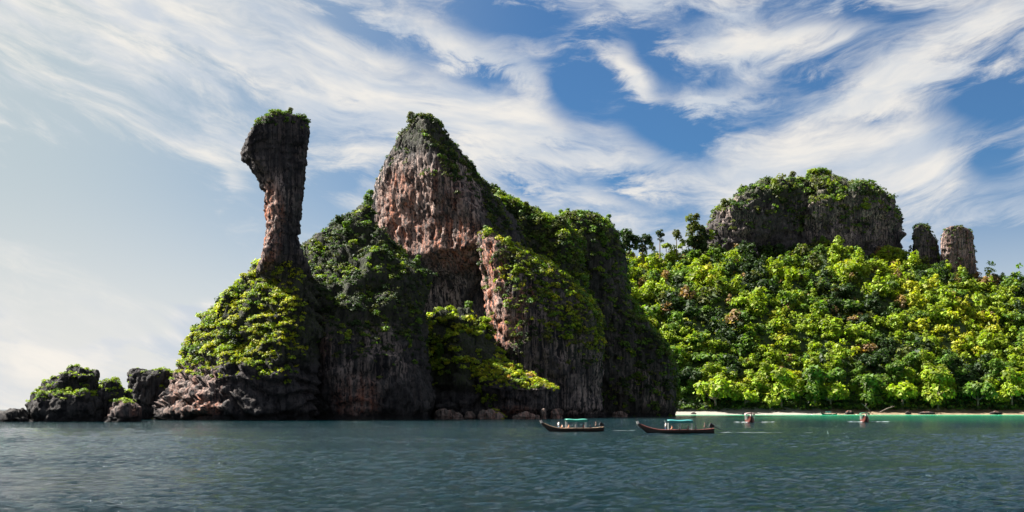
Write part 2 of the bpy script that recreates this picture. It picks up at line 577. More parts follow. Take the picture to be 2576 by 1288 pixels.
def foliage_quads(C, Rad, N, colr, K, rng, flat=0.75, leaf=0.33, cvar=0.28, floor=-0.15):
    """K leaf-clump quads around each centre. C (n,3), Rad (n,), N (n,3) the up direction of each clump"""
    n = len(C)
    d = rng.normal(size=(n, K, 3))
    d /= np.linalg.norm(d, axis=2)[:, :, None]
    low = (d * N[:, None, :]).sum(2)
    d += N[:, None, :] * np.where(low < floor, -1.4 * low, 0.0)[:, :, None]
    d /= np.linalg.norm(d, axis=2)[:, :, None]
    rr = rng.uniform(0.55, 1.05, (n, K, 1))
    up = np.array([0, 0, 1.0])
    pos = C[:, None, :] + d * rr * Rad[:, None, None] * np.array([1, 1, flat])
    nr = d * 0.9 + rng.normal(size=(n, K, 3)) * 0.5 + up * 0.5
    nr /= np.linalg.norm(nr, axis=2)[:, :, None]
    tv = np.cross(nr, rng.normal(size=(n, K, 3)))
    tv /= np.maximum(np.linalg.norm(tv, axis=2), 1e-6)[:, :, None]
    bv = np.cross(nr, tv)
    s = leaf * Rad[:, None, None] * rng.uniform(0.6, 1.25, (n, K, 1))
    v = np.stack([pos + tv * s, pos - tv * s * 0.5 + bv * s * 0.8, pos - tv * s * 0.5 - bv * s * 0.8], 2).reshape(-1, 3)
    q = np.arange(len(v)).reshape(-1, 3)
    cc = np.repeat(colr[:, None, :], K, 1) * (1 + cvar * rng.normal(size=(n, K, 1)))
    cc = np.clip(cc * (1 + 0.08 * rng.normal(size=(n, K, 3))), 0.004, 0.6)
    cc = np.repeat(cc[:, :, None, :], 3, 2).reshape(-1, 3)
    cc = np.concatenate([cc, np.ones((len(cc), 1))], 1)
    return v, q, cc


def scatter(lof, dens, count, rng):
    """pick COUNT points on the mesh by area x dens(centre, normal)"""
    p, Q, N = lof
    a, b, c, d = p[Q[:, 0]], p[Q[:, 1]], p[Q[:, 2]], p[Q[:, 3]]
    ar = np.linalg.norm(np.cross(c - a, d - b), axis=1) * 0.5
    cen = (a + b + c + d) / 4
    nn = np.cross(c - a, d - b)
    ln = np.maximum(np.linalg.norm(nn, axis=1), 1e-9)
    nn = nn / ln[:, None]
    w = ar * np.clip(dens(cen, nn), 0, None)
    w /= w.sum()
    idx = rng.choice(len(Q), size=count, p=w)
    s, t = rng.uniform(size=(2, count, 1))
    pt = a[idx] * (1 - s) * (1 - t) + b[idx] * s * (1 - t) + c[idx] * s * t + d[idx] * (1 - s) * t
    return pt, nn[idx]


def vegetate(parent, lof, dens, count, rmin, rmax, colfn, seed, K=44, name="vegetation", label=None, leaf=0.30, cvar=0.28):
    rng = np.random.RandomState(seed)
    pt, nn = scatter(lof, dens, count, rng)
    rad = rmin + (rmax - rmin) * rng.uniform(size=count) ** 2.2
    up = nn * 0.8 + np.array([0, 0, 0.7])
    up /= np.linalg.norm(up, axis=1)[:, None]
    col = colfn(pt, nn, rng)
    v, q, cc = foliage_quads(pt + up * rad[:, None] * 0.25, rad, up, col, K, rng, leaf=leaf, cvar=cvar)
    base = np.array(parent.location)
    me = make_mesh(name, v - base, q, [M_leaf], {"Col": ('FLOAT_COLOR', cc)})
    o = link_obj(name, me, parent)
    o["kind"] = "stuff"
    if label:
        o["label"] = label
    return o


def palette(cols, wts):
    cols = np.array(cols); wts = np.array(wts, dtype=float) / sum(wts)

    def fn(pt, nn, rng):
        # neighbours tend to share a kind
        f = fbm(pt, 9.0, 2, 0.5, 40) * 0.55 + 0.5 + rng.normal(size=len(pt)) * 0.16
        f = np.clip(f, 0, 0.999)
        edges = np.cumsum(wts)
        k = np.minimum(np.searchsorted(edges, f), len(cols) - 1)
        return cols[k] * (1 + 0.18 * rng.normal(size=(len(pt), 1)))
    return fn


def col_of(p):
    return 1288.0 + F * p[:, 0] / p[:, 1]


def row_of(p):
    return HZ - F * (p[:, 2] - CH) / p[:, 1]


def blob(px, py, rx, ry):
    """a soft patch on the rock round one column and row"""
    def fn(p, N=None):
        return np.clip(1.3 - ((col_of(p) - px) / rx) ** 2 - ((row_of(p) - py) / ry) ** 2, 0, 1)
    return fn


# --- the club-shaped stack
def neck_level(y, xl, xr, fr=0.42, dY=7.0, Y0=402.0):
    w = xr - xl
    return (y, [(xl, Y0 + 1), (xl + fr * w * 0.5, Y0 - dY * 0.55), (xl + fr * w, Y0 - dY), (xl + (fr + 1) * 0.5 * w, Y0 - dY * 0.62),
                (xr, Y0 - dY * 0.05), (xr - 0.15 * w, Y0 + dY), (xl + 0.35 * w, Y0 + dY * 1.1)])


stack_levels = [
    neck_level(297, 668, 768, 0.14, 9), neck_level(308, 650, 776, 0.12, 11), neck_level(325, 640, 780, 0.11, 12),
    neck_level(345, 622, 783, 0.10, 13), neck_level(370, 607, 783, 0.10, 13), neck_level(392, 605, 781, 0.12, 12),
    neck_level(410, 618, 779, 0.14, 11.5), neck_level(432, 634, 774, 0.18, 10.5), neck_level(456, 648, 770, 0.24, 9.5),
    neck_level(480, 658, 767, 0.38, 9), neck_level(520, 658, 765, 0.38, 9), neck_level(560, 665, 761, 0.28, 9),
    neck_level(600, 662, 760, 0.16, 9), neck_level(630, 654, 768, 0.12, 9.5), neck_level(655, 646, 780, 0.14, 9, 403), neck_level(680, 640, 786, 0.16, 8, 406), neck_level(700, 650, 770, 0.16, 5, 409),
    neck_level(730, 670, 750, 0.2, 2, 412), neck_level(770, 680, 740, 0.2, 1, 413)]
stack_l = loft(stack_levels, 400.0, res=0.5, seed=3, amp=(0.8, 0.9, 0.7), flute=0.8, dome=1.2, notch=0, sharp=1, block=0.4, big=(16, 16, 18), ledge=0.5, ledge_h=3.2)
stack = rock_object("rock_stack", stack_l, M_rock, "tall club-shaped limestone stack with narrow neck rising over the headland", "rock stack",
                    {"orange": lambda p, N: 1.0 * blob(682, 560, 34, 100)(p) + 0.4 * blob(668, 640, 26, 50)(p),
                     "pale": lambda p, N: 1.0 * blob(692, 510, 45, 80)(p) + 0.08})  # orange and pale strip paints the sunlit left half of the neck brighter
vegetate(stack, stack_l, lambda c, n: sstep(n[:, 2], 0.2, 0.6) * sstep(row_of(c), 335, 305) + 0.004 * sstep(row_of(c), 330, 300), 300, 0.5, 1.5,
         palette([DARKG, MIDG, OLIVE, LIME], [3, 3, 2, 2]), 11, K=44, label="scrub growing on top of the stack")

# --- chest of the headland below the stack
def chest(y, l, lf, ed, fr, Yl, Ylf, Yed, Yfr, r=805, Yr=398):
    return (y, [(l, Yl), (lf, Ylf), (ed, Yed), (fr, Yfr), (r, Yr), (r, 432), (l + 0.5 * (r - l), 446), (l + 10, Yl + 24)])


chest_levels = [
    chest(1070, 374, 440, 560, 700, 402, 386, 376, 377), chest(1040, 380, 445, 556, 705, 402, 386, 376, 377),
    chest(1000, 404, 460, 570, 712, 403, 389, 378, 378), chest(950, 436, 492, 590, 722, 404, 391, 381, 380),
    chest(915, 458, 512, 610, 730, 405, 393, 384, 382), chest(880, 468, 525, 640, 738, 406, 396, 387, 384),
    chest(815, 488, 555, 655, 744, 408, 400, 392, 388), chest(750, 535, 600, 672, 730, 410, 404, 397, 392),
    chest(695, 600, 635, 678, 708, 412, 408, 402, 396, 780, 402), chest(655, 646, 660, 685, 710, 412, 409, 404, 399, 770, 405),
    chest(625, 660, 675, 695, 715, 412, 409, 405, 402, 760, 407)]
chest_l = loft(chest_levels, 390.0, res=0.6, seed=11, amp=(2.2, 1.6, 0.8), flute=0.5, ledge=2.7, ledge_h=6.0, dome=1.0, notch=2.6, block=0.9)
headland = rock_object("headland_cliff", chest_l, M_rock, "sloping headland at the foot of the stack, terraced bright green above pitted pink rock", "cliff",
                       {"orange": lambda p, N: 0.32 * blob(480, 990, 90, 80)(p) + 0.6 * blob(520, 1025, 35, 35)(p),
                        "pale": lambda p, N: 0.55 * blob(470, 980, 110, 90)(p) + 0.3 * blob(680, 700, 60, 60)(p),
                        "moss": lambda p, N: sstep(row_of(p), 930, 890) * 0.8})
vegetate(headland, chest_l, lambda c, n: sstep(n[:, 2], 0.22, 0.6) * sstep(row_of(c), 965, 900) * sstep(col_of(c), 775, 735)
         + 0.07 * sstep(row_of(c), 900, 860) * sstep(col_of(c), 735, 690), 4300, 0.5, 1.6,
         palette([MIDG, LIME, YEL, LIME, YEL], [1.5, 4, 4, 2, 2]), 12, K=44, label="bright grass and shrubs hanging in terraces")

vegetate(headland, chest_l, lambda c, n: sstep(n[:, 2], 0.15, 0.5) * sstep(row_of(c), 930, 890) * sstep(col_of(c), 770, 735) * sstep(fbm(c, 9.0, 2, 0.5, 51), 0.0, 0.2), 240, 1.2, 3.0,
         palette([MIDG, DARKG, LIME, YEL], [2, 1.5, 3, 2]), 52, K=80, leaf=0.2, name="bush_clump", label="larger bushes standing out of the terraces")

# --- dark wall and ridge behind the stack
def wall(y, l, r, Yf, Yr, Yb=500, mid=None):
    m1 = l + (r - l) * 0.35
    m2 = l + (r - l) * 0.72
    return (y, [(l, Yf + 6), (m1, Yf), (m2, Yf + 2), (r - 0.04 * (r - l), Yf + (Yr - Yf) * 0.5), (r, Yr), (r - 0.02 * (r - l), Yb), (l, Yb)])


wall_levels = [
    wall(1070, 735, 1085, 398, 425), wall(1000, 735, 1068, 399, 425), wall(920, 740, 1055, 402, 428), wall(850, 742, 1050, 406, 430),
    wall(770, 744, 1050, 412, 436), wall(715, 744, 1070, 418, 442), wall(685, 746, 1080, 423, 444), wall(645, 748, 1052, 430, 450),
    wall(605, 752, 1010, 438, 456), wall(580, 764, 985, 443, 460), wall(562, 830, 972, 447, 462), wall(530, 868, 950, 452, 466, 490), wall(500, 900, 940, 456, 468, 485), wall(484, 912, 934, 460, 468, 480)]
wall_l = loft(wall_levels, 425.0, res=0.75, seed=23, amp=(5.5, 2.4, 0.9), flute=0.9, ledge=0.9, ledge_h=9.0, dome=1.0, notch=2.5)
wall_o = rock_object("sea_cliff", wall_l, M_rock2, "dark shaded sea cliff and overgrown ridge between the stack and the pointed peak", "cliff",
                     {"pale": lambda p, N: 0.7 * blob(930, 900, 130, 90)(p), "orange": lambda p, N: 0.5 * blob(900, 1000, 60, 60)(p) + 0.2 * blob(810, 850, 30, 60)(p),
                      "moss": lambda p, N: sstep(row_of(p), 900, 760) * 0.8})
vegetate(wall_o, wall_l, lambda c, n: (sstep(n[:, 2], 0.22, 0.6) + 0.30 * sstep(fbm(c, (13.0, 13.0, 20.0), 3, 0.55, 5), 0.0, 0.25)) * sstep(row_of(c), 960, 800), 4200, 0.5, 1.8,
         palette([DARKG, DARKG, OLIVE, MIDG, LIME], [4, 4, 2, 2.5, 2.2]), 13, K=44, label="dark scrub clinging to the cliff")

# --- the pointed peak
def peak(y, l, f, r, Yl, Yf, Yr=545, Yb=600):
    return (y, [(l, Yl), (l + 0.5 * (f - l), (Yl + Yf) * 0.5 - 1), (f, Yf), (f + 0.45 * (r - f), Yf + (Yr - Yf) * 0.4), (r, Yr), (r, Yb), (l + 8, Yb)])


peak_levels = [
    peak(1070, 950, 1215, 1340, 604, 540), peak(760, 944, 1212, 1340, 602, 540), peak(690, 938, 1212, 1335, 594, 532), peak(650, 935, 1211, 1330, 582, 522), peak(625, 933, 1208, 1325, 575, 514),
    peak(570, 931, 1196, 1315, 574, 515), peak(530, 931, 1170, 1300, 573, 516), peak(480, 933, 1132, 1262, 572, 518), peak(430, 942, 1100, 1204, 570, 522), peak(390, 952, 1084, 1176, 568, 525, 545, 580),
    peak(345, 972, 1074, 1144, 564, 529, 545, 575), peak(315, 990, 1070, 1120, 560, 532, 543, 570), peak(295, 1008, 1066, 1104, 556, 535, 543, 564), peak(284, 1026, 1062, 1088, 552, 538, 543, 558)]
peak_l = loft(peak_levels, 530.0, res=0.8, seed=31, amp=(2.4, 1.3, 0.6), flute=1.0, ledge=0.3, ledge_h=8.0, dome=1.5, notch=0, block=0.45)
peak_o = rock_object("rock_peak", peak_l, M_rock, "highest pointed limestone peak with a broad pale pink streaked face", "peak",
                     {"pale": lambda p, N: np.clip(0.95 * sstep(row_of(p), 360, 430) + 0.15, 0, 1) * sstep(col_of(p), 1230, 1190),  # pink rock colour, lightened further to brighten the sunlit left face
                      "orange": lambda p, N: 0.75 * blob(1010, 540, 60, 120)(p) + 0.9 * blob(1150, 620, 90, 70)(p) + 0.35 * blob(1080, 520, 130, 120)(p),
                      "moss": lambda p, N: sstep(row_of(p), 400, 340) * 0.55})
vegetate(peak_o, peak_l, lambda c, n: sstep(n[:, 2], 0.3, 0.7) * 0.4 * sstep(row_of(c), 480, 400)
         + sstep(fbm(c, 14, 3, 0.5, 3), -0.25, 0.15) * sstep(n[:, 0], 0.0, 0.3) * sstep(row_of(c), 660, 580) + 0.07 * sstep(row_of(c), 380, 300), 2400, 0.6, 2.0,
         palette([DARKG, DARKG, OLIVE, MIDG, OLIVE], [3, 3, 3, 2, 1]), 14, K=44, label="dark scrub on the summit and the shaded flank")

# --- overgrown shoulder running down from the peak
def shoulder(y, l, r, Yf, Yb=640):
    return (y, [(l, Yf + 10), (l + 0.5 * (r - l), Yf), (r - 0.1 * (r - l), Yf + 4), (r, Yf + 14), (r, Yb), (l, Yb)])


sh1_levels = [shoulder(1000, 1120, 1480, 546), shoulder(700, 1120, 1470, 552), shoulder(600, 1120, 1450, 558), shoulder(550, 1120, 1410, 563), shoulder(524, 1120, 1368, 566),
              shoulder(498, 1120, 1305, 569), shoulder(462, 1120, 1255, 572), shoulder(430, 1120, 1210, 574, 600), shoulder(408, 1120, 1186, 576, 580)]
sh1_l = loft(sh1_levels, 562.0, res=1.0, seed=41, amp=(4.0, 2.2, 0.8), flute=0.6, dome=1.0, notch=0)
sh1 = rock_object("overgrown_ridge", sh1_l, M_rock2, "ridge covered in dark scrub descending from the pointed peak", "ridge", {"moss": lambda p, N: 0.8 + 0 * p[:, 0]})
vegetate(sh1, sh1_l, lambda c, n: (0.5 + sstep(n[:, 2], 0.1, 0.6)) * sstep(c[:, 1], 606, 592) * sstep(row_of(c), 760, 700), 3200, 0.9, 2.9,
         palette([DARKG, OLIVE, MIDG, LIME], [2.5, 3, 3, 3]), 15, K=44, label="scrub blanket over the ridge")

sh2_levels = [shoulder(1070, 1400, 1695, 598, 700), shoulder(960, 1400, 1696, 600, 700), shoulder(900, 1395, 1692, 602, 700), shoulder(850, 1390, 1668, 603, 700), shoulder(800, 1380, 1622, 606, 700),
              shoulder(745, 1372, 1584, 608, 700), shoulder(690, 1368, 1574, 610, 700), shoulder(620, 1366, 1566, 613, 700), shoulder(570, 1368, 1548, 617, 700), shoulder(542, 1374, 1525, 620, 690),
              shoulder(526, 1392, 1500, 624, 680), shoulder(517, 1420, 1475, 628, 670)]
sh2_l = loft(sh2_levels, 610.0, res=1.0, seed=47, amp=(3.0, 1.8, 0.9), flute=1.2, dome=1.2, notch=2.0)
sh2 = rock_object("rounded_cliff", sh2_l, M_rock2, "dark rounded cliff with a green cap dropping to the start of the beach", "cliff",
                  {"pale": lambda p, N: 0.7 * blob(1640, 980, 55, 70)(p) + 0.2, "moss": lambda p, N: 0.5 * sstep(row_of(p), 700, 560) + 0.25})
vegetate(sh2, sh2_l, lambda c, n: sstep(n[:, 2], 0.15, 0.55) + 0.30 * sstep(fbm(c, 18.0, 3, 0.5, 9), -0.1, 0.3) + 0.5 * sstep(col_of(c), 1490, 1440) * sstep(row_of(c), 720, 640)
         + 0.55 * blob(1650, 860, 75, 130)(c) * sstep(fbm(c, 10.0, 2, 0.5, 61), -0.2, 0.1), 4200, 0.9, 2.8,
         palette([DARKG, OLIVE, MIDG, MIDG, LIME], [3, 3, 3, 2, 2.5]), 16, K=44, label="scrub on the cap and the face of the rounded cliff")

# --- buttress in front
def butt(y, l, fl, fm, r, Yl, Yfl, Yfm, Yr, Yb=560):
    return (y, [(l, Yl), (fl, Yfl), (fm, Yfm), (r, Yr), (r + 4, Yb), (l + 12, Yb)])


butt_levels = [
    butt(1070, 1225, 1300, 1420, 1505, 506, 484, 484, 500), butt(960, 1228, 1290, 1425, 1505, 508, 487, 486, 500), butt(860, 1232, 1275, 1430, 1512, 510, 490, 489, 502), butt(800, 1228, 1266, 1420, 1508, 511, 491, 491, 504),
    butt(740, 1220, 1262, 1385, 1478, 512, 493, 495, 508), butt(690, 1214, 1258, 1350, 1432, 513, 495, 499, 512), butt(645, 1211, 1252, 1318, 1378, 514, 498, 504, 516), butt(612, 1210, 1240, 1285, 1325, 516, 503, 509, 520),
    butt(585, 1209, 1226, 1248, 1270, 518, 509, 514, 523, 545), butt(572, 1210, 1218, 1228, 1240, 519, 513, 517, 525, 535)]
butt_l = loft(butt_levels, 500.0, res=0.75, seed=53, amp=(1.8, 1.3, 0.7), flute=1.0, block=0.5, sharp=1, dome=0.8, notch=2.2, ledge=0.3, ledge_h=9)
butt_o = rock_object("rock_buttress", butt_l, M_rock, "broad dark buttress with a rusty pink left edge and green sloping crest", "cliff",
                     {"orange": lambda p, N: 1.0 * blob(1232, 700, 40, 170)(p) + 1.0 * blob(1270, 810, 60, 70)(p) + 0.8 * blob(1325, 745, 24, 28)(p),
                      "pale": lambda p, N: 1.0 * blob(1240, 650, 45, 120)(p) + 1.0 * blob(1470, 960, 60, 110)(p) + 0.5,  # left edge: rusty rock, plus paler colour painted in for its sunlit side
                      "moss": lambda p, N: 0.6 * blob(1470, 800, 70, 120)(p)})
vegetate(butt_o, butt_l, lambda c, n: (sstep(n[:, 2], 0.22, 0.5) * sstep(row_of(c), 900, 840) + 0.35 * blob(1470, 800, 60, 110)(c)) * (0.02 + sstep(col_of(c), 1235, 1275) + sstep(row_of(c), 605, 590)), 2600, 0.7, 2.3,
         palette([MIDG, LIME, OLIVE, YEL, MIDG], [2, 3, 2, 2, 1]), 17, K=44, label="sunlit shrubs along the sloping crest")
vegetate(butt_o, butt_l, lambda c, n: 0.5 * sstep(fbm(c, 12.0, 3, 0.5, 19), 0.1, 0.4) * sstep(row_of(c), 960, 900), 700, 0.6, 1.8,
         palette([DARKG, OLIVE, DARKG], [2, 1, 1]), 18, K=40, label="dark tufts on the face of the buttress")

# --- green gully with an overhanging ledge
g1_levels = [butt(1070, 1050, 1120, 1200, 1270, 470, 452, 452, 462, 505), butt(985, 1050, 1125, 1200, 1270, 472, 457, 457, 466, 505), butt(905, 1056, 1130, 1195, 1268, 478, 464, 464, 472, 505),
             butt(850, 1064, 1126, 1185, 1245, 484, 473, 473, 480, 505), butt(800, 1084, 1130, 1175, 1215, 492, 483, 483, 488, 508), butt(775, 1110, 1140, 1165, 1195, 498, 491, 491, 494, 510)]
g1_l = loft(g1_levels, 470.0, res=0.8, seed=61, amp=(3.4, 2.4, 0.9), flute=0.6, ledge=2.6, ledge_h=9.0, dome=1.0, notch=1.5)
g1 = rock_object("green_gully", g1_l, M_rock2, "steep gully filled with bright bushes left of the buttress", "rock slope", {"moss": lambda p, N: 0.8 * sstep(row_of(p), 1000, 950)})
vegetate(g1, g1_l, lambda c, n: (0.03 + sstep(n[:, 2], 0.25, 0.6)) * sstep(fbm(c, 11.0, 3, 0.5, 33), -0.2, 0.15) * sstep(row_of(c), 990, 930), 480, 0.8, 2.8,
         palette([MIDG, LIME, YEL, LIME, OLIVE], [3, 3, 2, 3, 1]), 19, K=60, label="bright bushes filling the gully")
g2_levels = [butt(1070, 1195, 1240, 1330, 1385, 466, 451, 450, 458, 495), butt(1010, 1200, 1245, 1335, 1392, 466, 450, 449, 456, 495), butt(978, 1190, 1240, 1340, 1398, 464, 447, 446, 454, 495),
             butt(962, 1186, 1230, 1310, 1362, 465, 450, 450, 458, 495), butt(940, 1186, 1225, 1280, 1325, 468, 456, 456, 463, 495), butt(915, 1195, 1222, 1255, 1285, 472, 464, 464, 470, 495), butt(905, 1210, 1225, 1245, 1265, 476, 470, 470, 475, 490)]
g2_l = loft(g2_levels, 455.0, res=0.65, seed=67, amp=(1.2, 1.2, 0.7), flute=0.9, dome=0.6, notch=2.5)
g2 = rock_object("overhanging_ledge", g2_l, M_rock, "overhanging rock ledge with yellow-green tip, at the buttress foot", "rock ledge", {"pale": lambda p, N: 0.5 * blob(1330, 1000, 70, 50)(p), "orange": lambda p, N: 0.4 * blob(1290, 1040, 70, 20)(p)})
vegetate(g2, g2_l, lambda c, n: (0.03 + sstep(n[:, 2], 0.15, 0.5)) * sstep(row_of(c), 990, 965), 750, 0.6, 2.0,
         palette([MIDG, LIME, YEL, ORNG, LIME], [2, 4, 4, 1, 2]), 20, K=56, label="yellow-green shrubs on the ledge")
vegetate(g2, g2_l, blob(1215, 1000, 36, 26), 90, 0.9, 2.2, palette([LIME, MIDG], [2, 1]), 21, K=40, name="bush_clump", label="green bush below the ledge")

# --- sea rocks at the left
def srock(y, l, r, Y0, d=18, k=0.35):
    w = r - l
    return (y, [(l, Y0 + d * 0.45), (l + 0.12 * w, Y0 + d * 0.12), (l + k * w, Y0), (l + 0.8 * w, Y0 + d * 0.05), (r, Y0 + d * 0.4), (r - 0.1 * w, Y0 + d), (l + 0.12 * w, Y0 + d)])


def sea_rock(levels, Yr, seed, label, amp=(1.4, 1.2, 0.7), veg=None, nveg=0, pal=None, attrs=None, mat=None, **kw):
    l = loft(levels, Yr, res=0.42, seed=seed, amp=amp, flute=0.3, big=(11, 11, 9), **kw)
    o = rock_object("sea_rock", l, mat or M_rock2, label, "rock", attrs, "sea rocks off the headland")
    if nveg:
        vegetate(o, l, veg, nveg, 0.35, 1.05, pal, seed + 100, K=44)
    return o


GP = palette([MIDG, LIME, LIME, OLIVE], [2, 3, 2, 2])
sea_rock([srock(1072, 66, 264, 341), srock(1030, 60, 264, 341), srock(1000, 72, 260, 342), srock(988, 80, 258, 343), srock(984, 90, 252, 347, 14), srock(962, 118, 252, 348, 14), srock(945, 140, 254, 347, 15), srock(938, 168, 250, 348, 14)],
         346, 71, "largest left sea rock, flat-topped with a grassy ledge round it", veg=lambda c, n: sstep(n[:, 2], 0.5, 0.75) * (0.4 + sstep(row_of(c), 955, 975)) * sstep(row_of(c), 1012, 1000), nveg=300, pal=GP, dome=0.8, notch=1.2)
sea_rock([srock(1072, 212, 296, 347), srock(1020, 220, 300, 347), srock(990, 232, 304, 348), srock(970, 248, 304, 350, 14), srock(961, 265, 290, 352, 10)],
         350, 73, "narrow slanting sea rock with grassy top, right of the largest one", veg=lambda c, n: sstep(n[:, 2], 0.2, 0.5) * sstep(row_of(c), 1030, 1010), nveg=190, pal=GP, dome=0.6, notch=1.0)
sea_rock([srock(1072, 326, 452, 412, 26, 0.15), srock(1010, 323, 456, 413, 26, 0.15), srock(960, 322, 454, 413, 26, 0.15), srock(940, 323, 452, 414, 26, 0.15), srock(933, 328, 448, 415, 24, 0.15)],
         416, 79, "square-sided blocky sea rock beside the headland, bush on its right corner", veg=lambda c, n: sstep(n[:, 2], 0.5, 0.8) * (0.06 + sstep(col_of(c), 375, 410)), nveg=260, pal=GP, dome=0.4, notch=1.2, amp=(0.7, 0.6, 0.4))
sea_rock([srock(1072, 254, 366, 338, 14), srock(1045, 258, 366, 338, 14), srock(1025, 275, 358, 340, 12), srock(1011, 300, 340, 342, 8)],
         341, 83, "low brown sea rock in front of the square-sided one", veg=lambda c, n: sstep(n[:, 2], 0.5, 0.8) * sstep(row_of(c), 1018, 1006), nveg=40, pal=GP, dome=0.5, notch=0.6,
         attrs={"orange": lambda p, N: 0.2 + 0 * p[:, 0], "pale": lambda p, N: 0.2 + 0 * p[:, 0]}, mat=M_rock)
sea_rock([srock(1072, -40, 96, 339, 14), srock(1050, -25, 84, 339, 14), srock(1040, 0, 70, 340, 12), srock(1034, 25, 60, 342, 8)],
         341, 89, "low black sea rock at the far left waterline", dome=0.3, notch=0.5)
sea_rock([srock(1072, 285, 335, 362, 10), srock(1010, 292, 332, 363, 10), srock(990, 302, 326, 365, 7)],
         364, 97, "small grassy sea rock in the gap behind the others", veg=lambda c, n: sstep(n[:, 2], 0.2, 0.5), nveg=120, pal=GP, dome=0.6, notch=0.5)

# --- boulders along the foot of the cliffs
boulders = [(1128, 1046, 42, 14, 440, "wide pale boulder at the waterline below the gully", 0.5),
            (1178, 1048, 16, 10, 442, "small boulder between the two wide pale boulders below the gully", 0.4),
            (1238, 1046, 34, 16, 438, "pale boulder with yellow tuft under the overhanging ledge", 0.8),
            (1322, 1046, 36, 12, 436, "flat orange-lit boulder at the waterline right of the yellow tuft", 0.9),
            (1368, 1043, 10, 14, 440, "narrow upright boulder behind the bow of the nearer longtail boat", 0.5),
            (1398, 1040, 18, 12, 452, "rounded tan boulder behind the canopy boat nearest the buttress", 0.9),
            (1440, 1043, 14, 7, 470, "small grey boulder at the foot of the buttress", 0.3),
            (1500, 1044, 26, 6, 560, "low dark boulder right of the buttress foot", 0.2),
            (1560, 1042, 20, 6, 580, "low pale boulder at the foot of the rounded cliff", 0.6),
            (1640, 1042, 34, 6, 640, "long low pale boulder where the beach begins", 0.8),
            (1050, 1045, 30, 10, 424, "dark wet boulder at the foot of the shaded sea cliff", 0.1)]
for k, (bx, by, rx, ry, Yb, lab, pl) in enumerate(boulders):
    lv = [srock(by + ry + 12, bx - rx, bx + rx, Yb, 7), srock(by, bx - rx * 0.95, bx + rx, Yb, 7), srock(by - ry * 0.6, bx - rx * 0.75, bx + rx * 0.7, Yb + 1, 5), srock(by - ry * 0.9, bx - rx * 0.4, bx + rx * 0.35, Yb + 2, 3)]
    l = loft(lv, Yb, res=0.3, seed=200 + k * 7, amp=(0.5, 0.5, 0.35), flute=0.0, big=(6, 6, 5), dome=0.25, notch=0.2)
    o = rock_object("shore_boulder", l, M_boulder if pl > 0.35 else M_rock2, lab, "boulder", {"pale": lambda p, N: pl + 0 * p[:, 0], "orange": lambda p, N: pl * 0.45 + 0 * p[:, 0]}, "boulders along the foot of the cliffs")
    if k == 2:
        vegetate(o, l, lambda c, n: sstep(n[:, 2], 0.2, 0.6) * sstep(col_of(c), 1228, 1240), 26, 0.4, 1.1, palette([YEL, LIME], [1, 1]), 31, K=44)

# --- rocks on the beach
for k, (bx, by, rx, ry, lab) in enumerate([
        (1745, 1041, 9, 3, "small rock on the white sand, second from the rounded cliff"),
        (2135, 1038, 13, 5, "dark rock between the moored boat and the leaning driftwood"),
        (2285, 1038, 9, 4, "brown rock just right of the driftwood"), (2330, 1039, 24, 3, "low flat rock where the tan sand bank begins"),
        (2505, 1038, 18, 4, "brown rock on the tan sand bank near the right edge")]):
    Yb = 816.0
    lv = [srock(by + ry + 6, bx - rx, bx + rx, Yb, 9), srock(by, bx - rx * 0.95, bx + rx, Yb, 9), srock(by - ry * 0.6, bx - rx * 0.7, bx + rx * 0.65, Yb + 1, 6), srock(by - ry, bx - rx * 0.3, bx + rx * 0.3, Yb + 2, 4)]
    l = loft(lv, Yb, res=0.6, seed=400 + k * 5, amp=(0.6, 0.6, 0.4), flute=0.0, big=(6, 6, 5), dome=0.3, notch=0, block=0.3)
    rock_object("beach_rock", l, M_rock_pale if k % 2 else M_rock2, lab, "rock", {"orange": lambda p, N: 0.3 + 0 * p[:, 0]}, "rocks on the beach")

# ------------------------------------------------------------------ the forested hill, the beach
def ridge_row(px):
    return np.interp(px, [1300, 1500, 1600, 1700, 1780, 1900, 2100, 2260, 2360, 2460, 2530, 2576, 2700, 2900], [660, 655, 652, 645, 632, 628, 630, 640, 668, 704, 724, 742, 800, 900])


def hill_z(X, Y):
    px = 1288 + F * X / 1040.0
    zr = CH + (HZ - ridge_row(px)) * 1040.0 / F - 5.0
    s = np.clip((Y - 838.0) / 200.0, 0, None)
    rise = np.where(s < 1, 1 - (1 - np.clip(s, 0, 1)) ** 1.35, 1 - 0.25 * (s - 1))
    p = np.stack([X, Y, 0 * X], -1).reshape(-1, 3)
    nz = fbm(p, 55.0, 3, 0.5, 71).reshape(X.shape) * 13.0 * np.clip(s * 2, 0, 1)
    shore = np.interp(Y, [700, 812, 822, 838], [-6, -0.4, 0.7, 2.4])
    return np.where(Y < 838, shore, 2.4 + (zr - 2.4) * rise + nz)


xs = np.linspace(20, 640, 160)
ys = np.concatenate([np.linspace(700, 812, 8), np.linspace(814, 842, 26), np.linspace(846, 1180, 90)])
GX, GY = np.meshgrid(xs, ys)
shore_wave = fbm(np.stack([GX.ravel(), 0 * GX.ravel(), 0 * GX.ravel()], 1), 70.0, 2, 0.5, 77).reshape(GX.shape) * 3.0
GZ = hill_z(GX, GY + shore_wave * (GY < 838))
gi = np.arange(GX.size).reshape(GX.shape)
gq = np.stack([gi[:-1, :-1], gi[:-1, 1:], gi[1:, 1:], gi[1:, :-1]], -1).reshape(-1, 4)
gp = np.stack([GX.ravel(), GY.ravel(), GZ.ravel()], 1)
rowc = gp[gq].mean(1)
beach_sel = rowc[:, 1] < 841


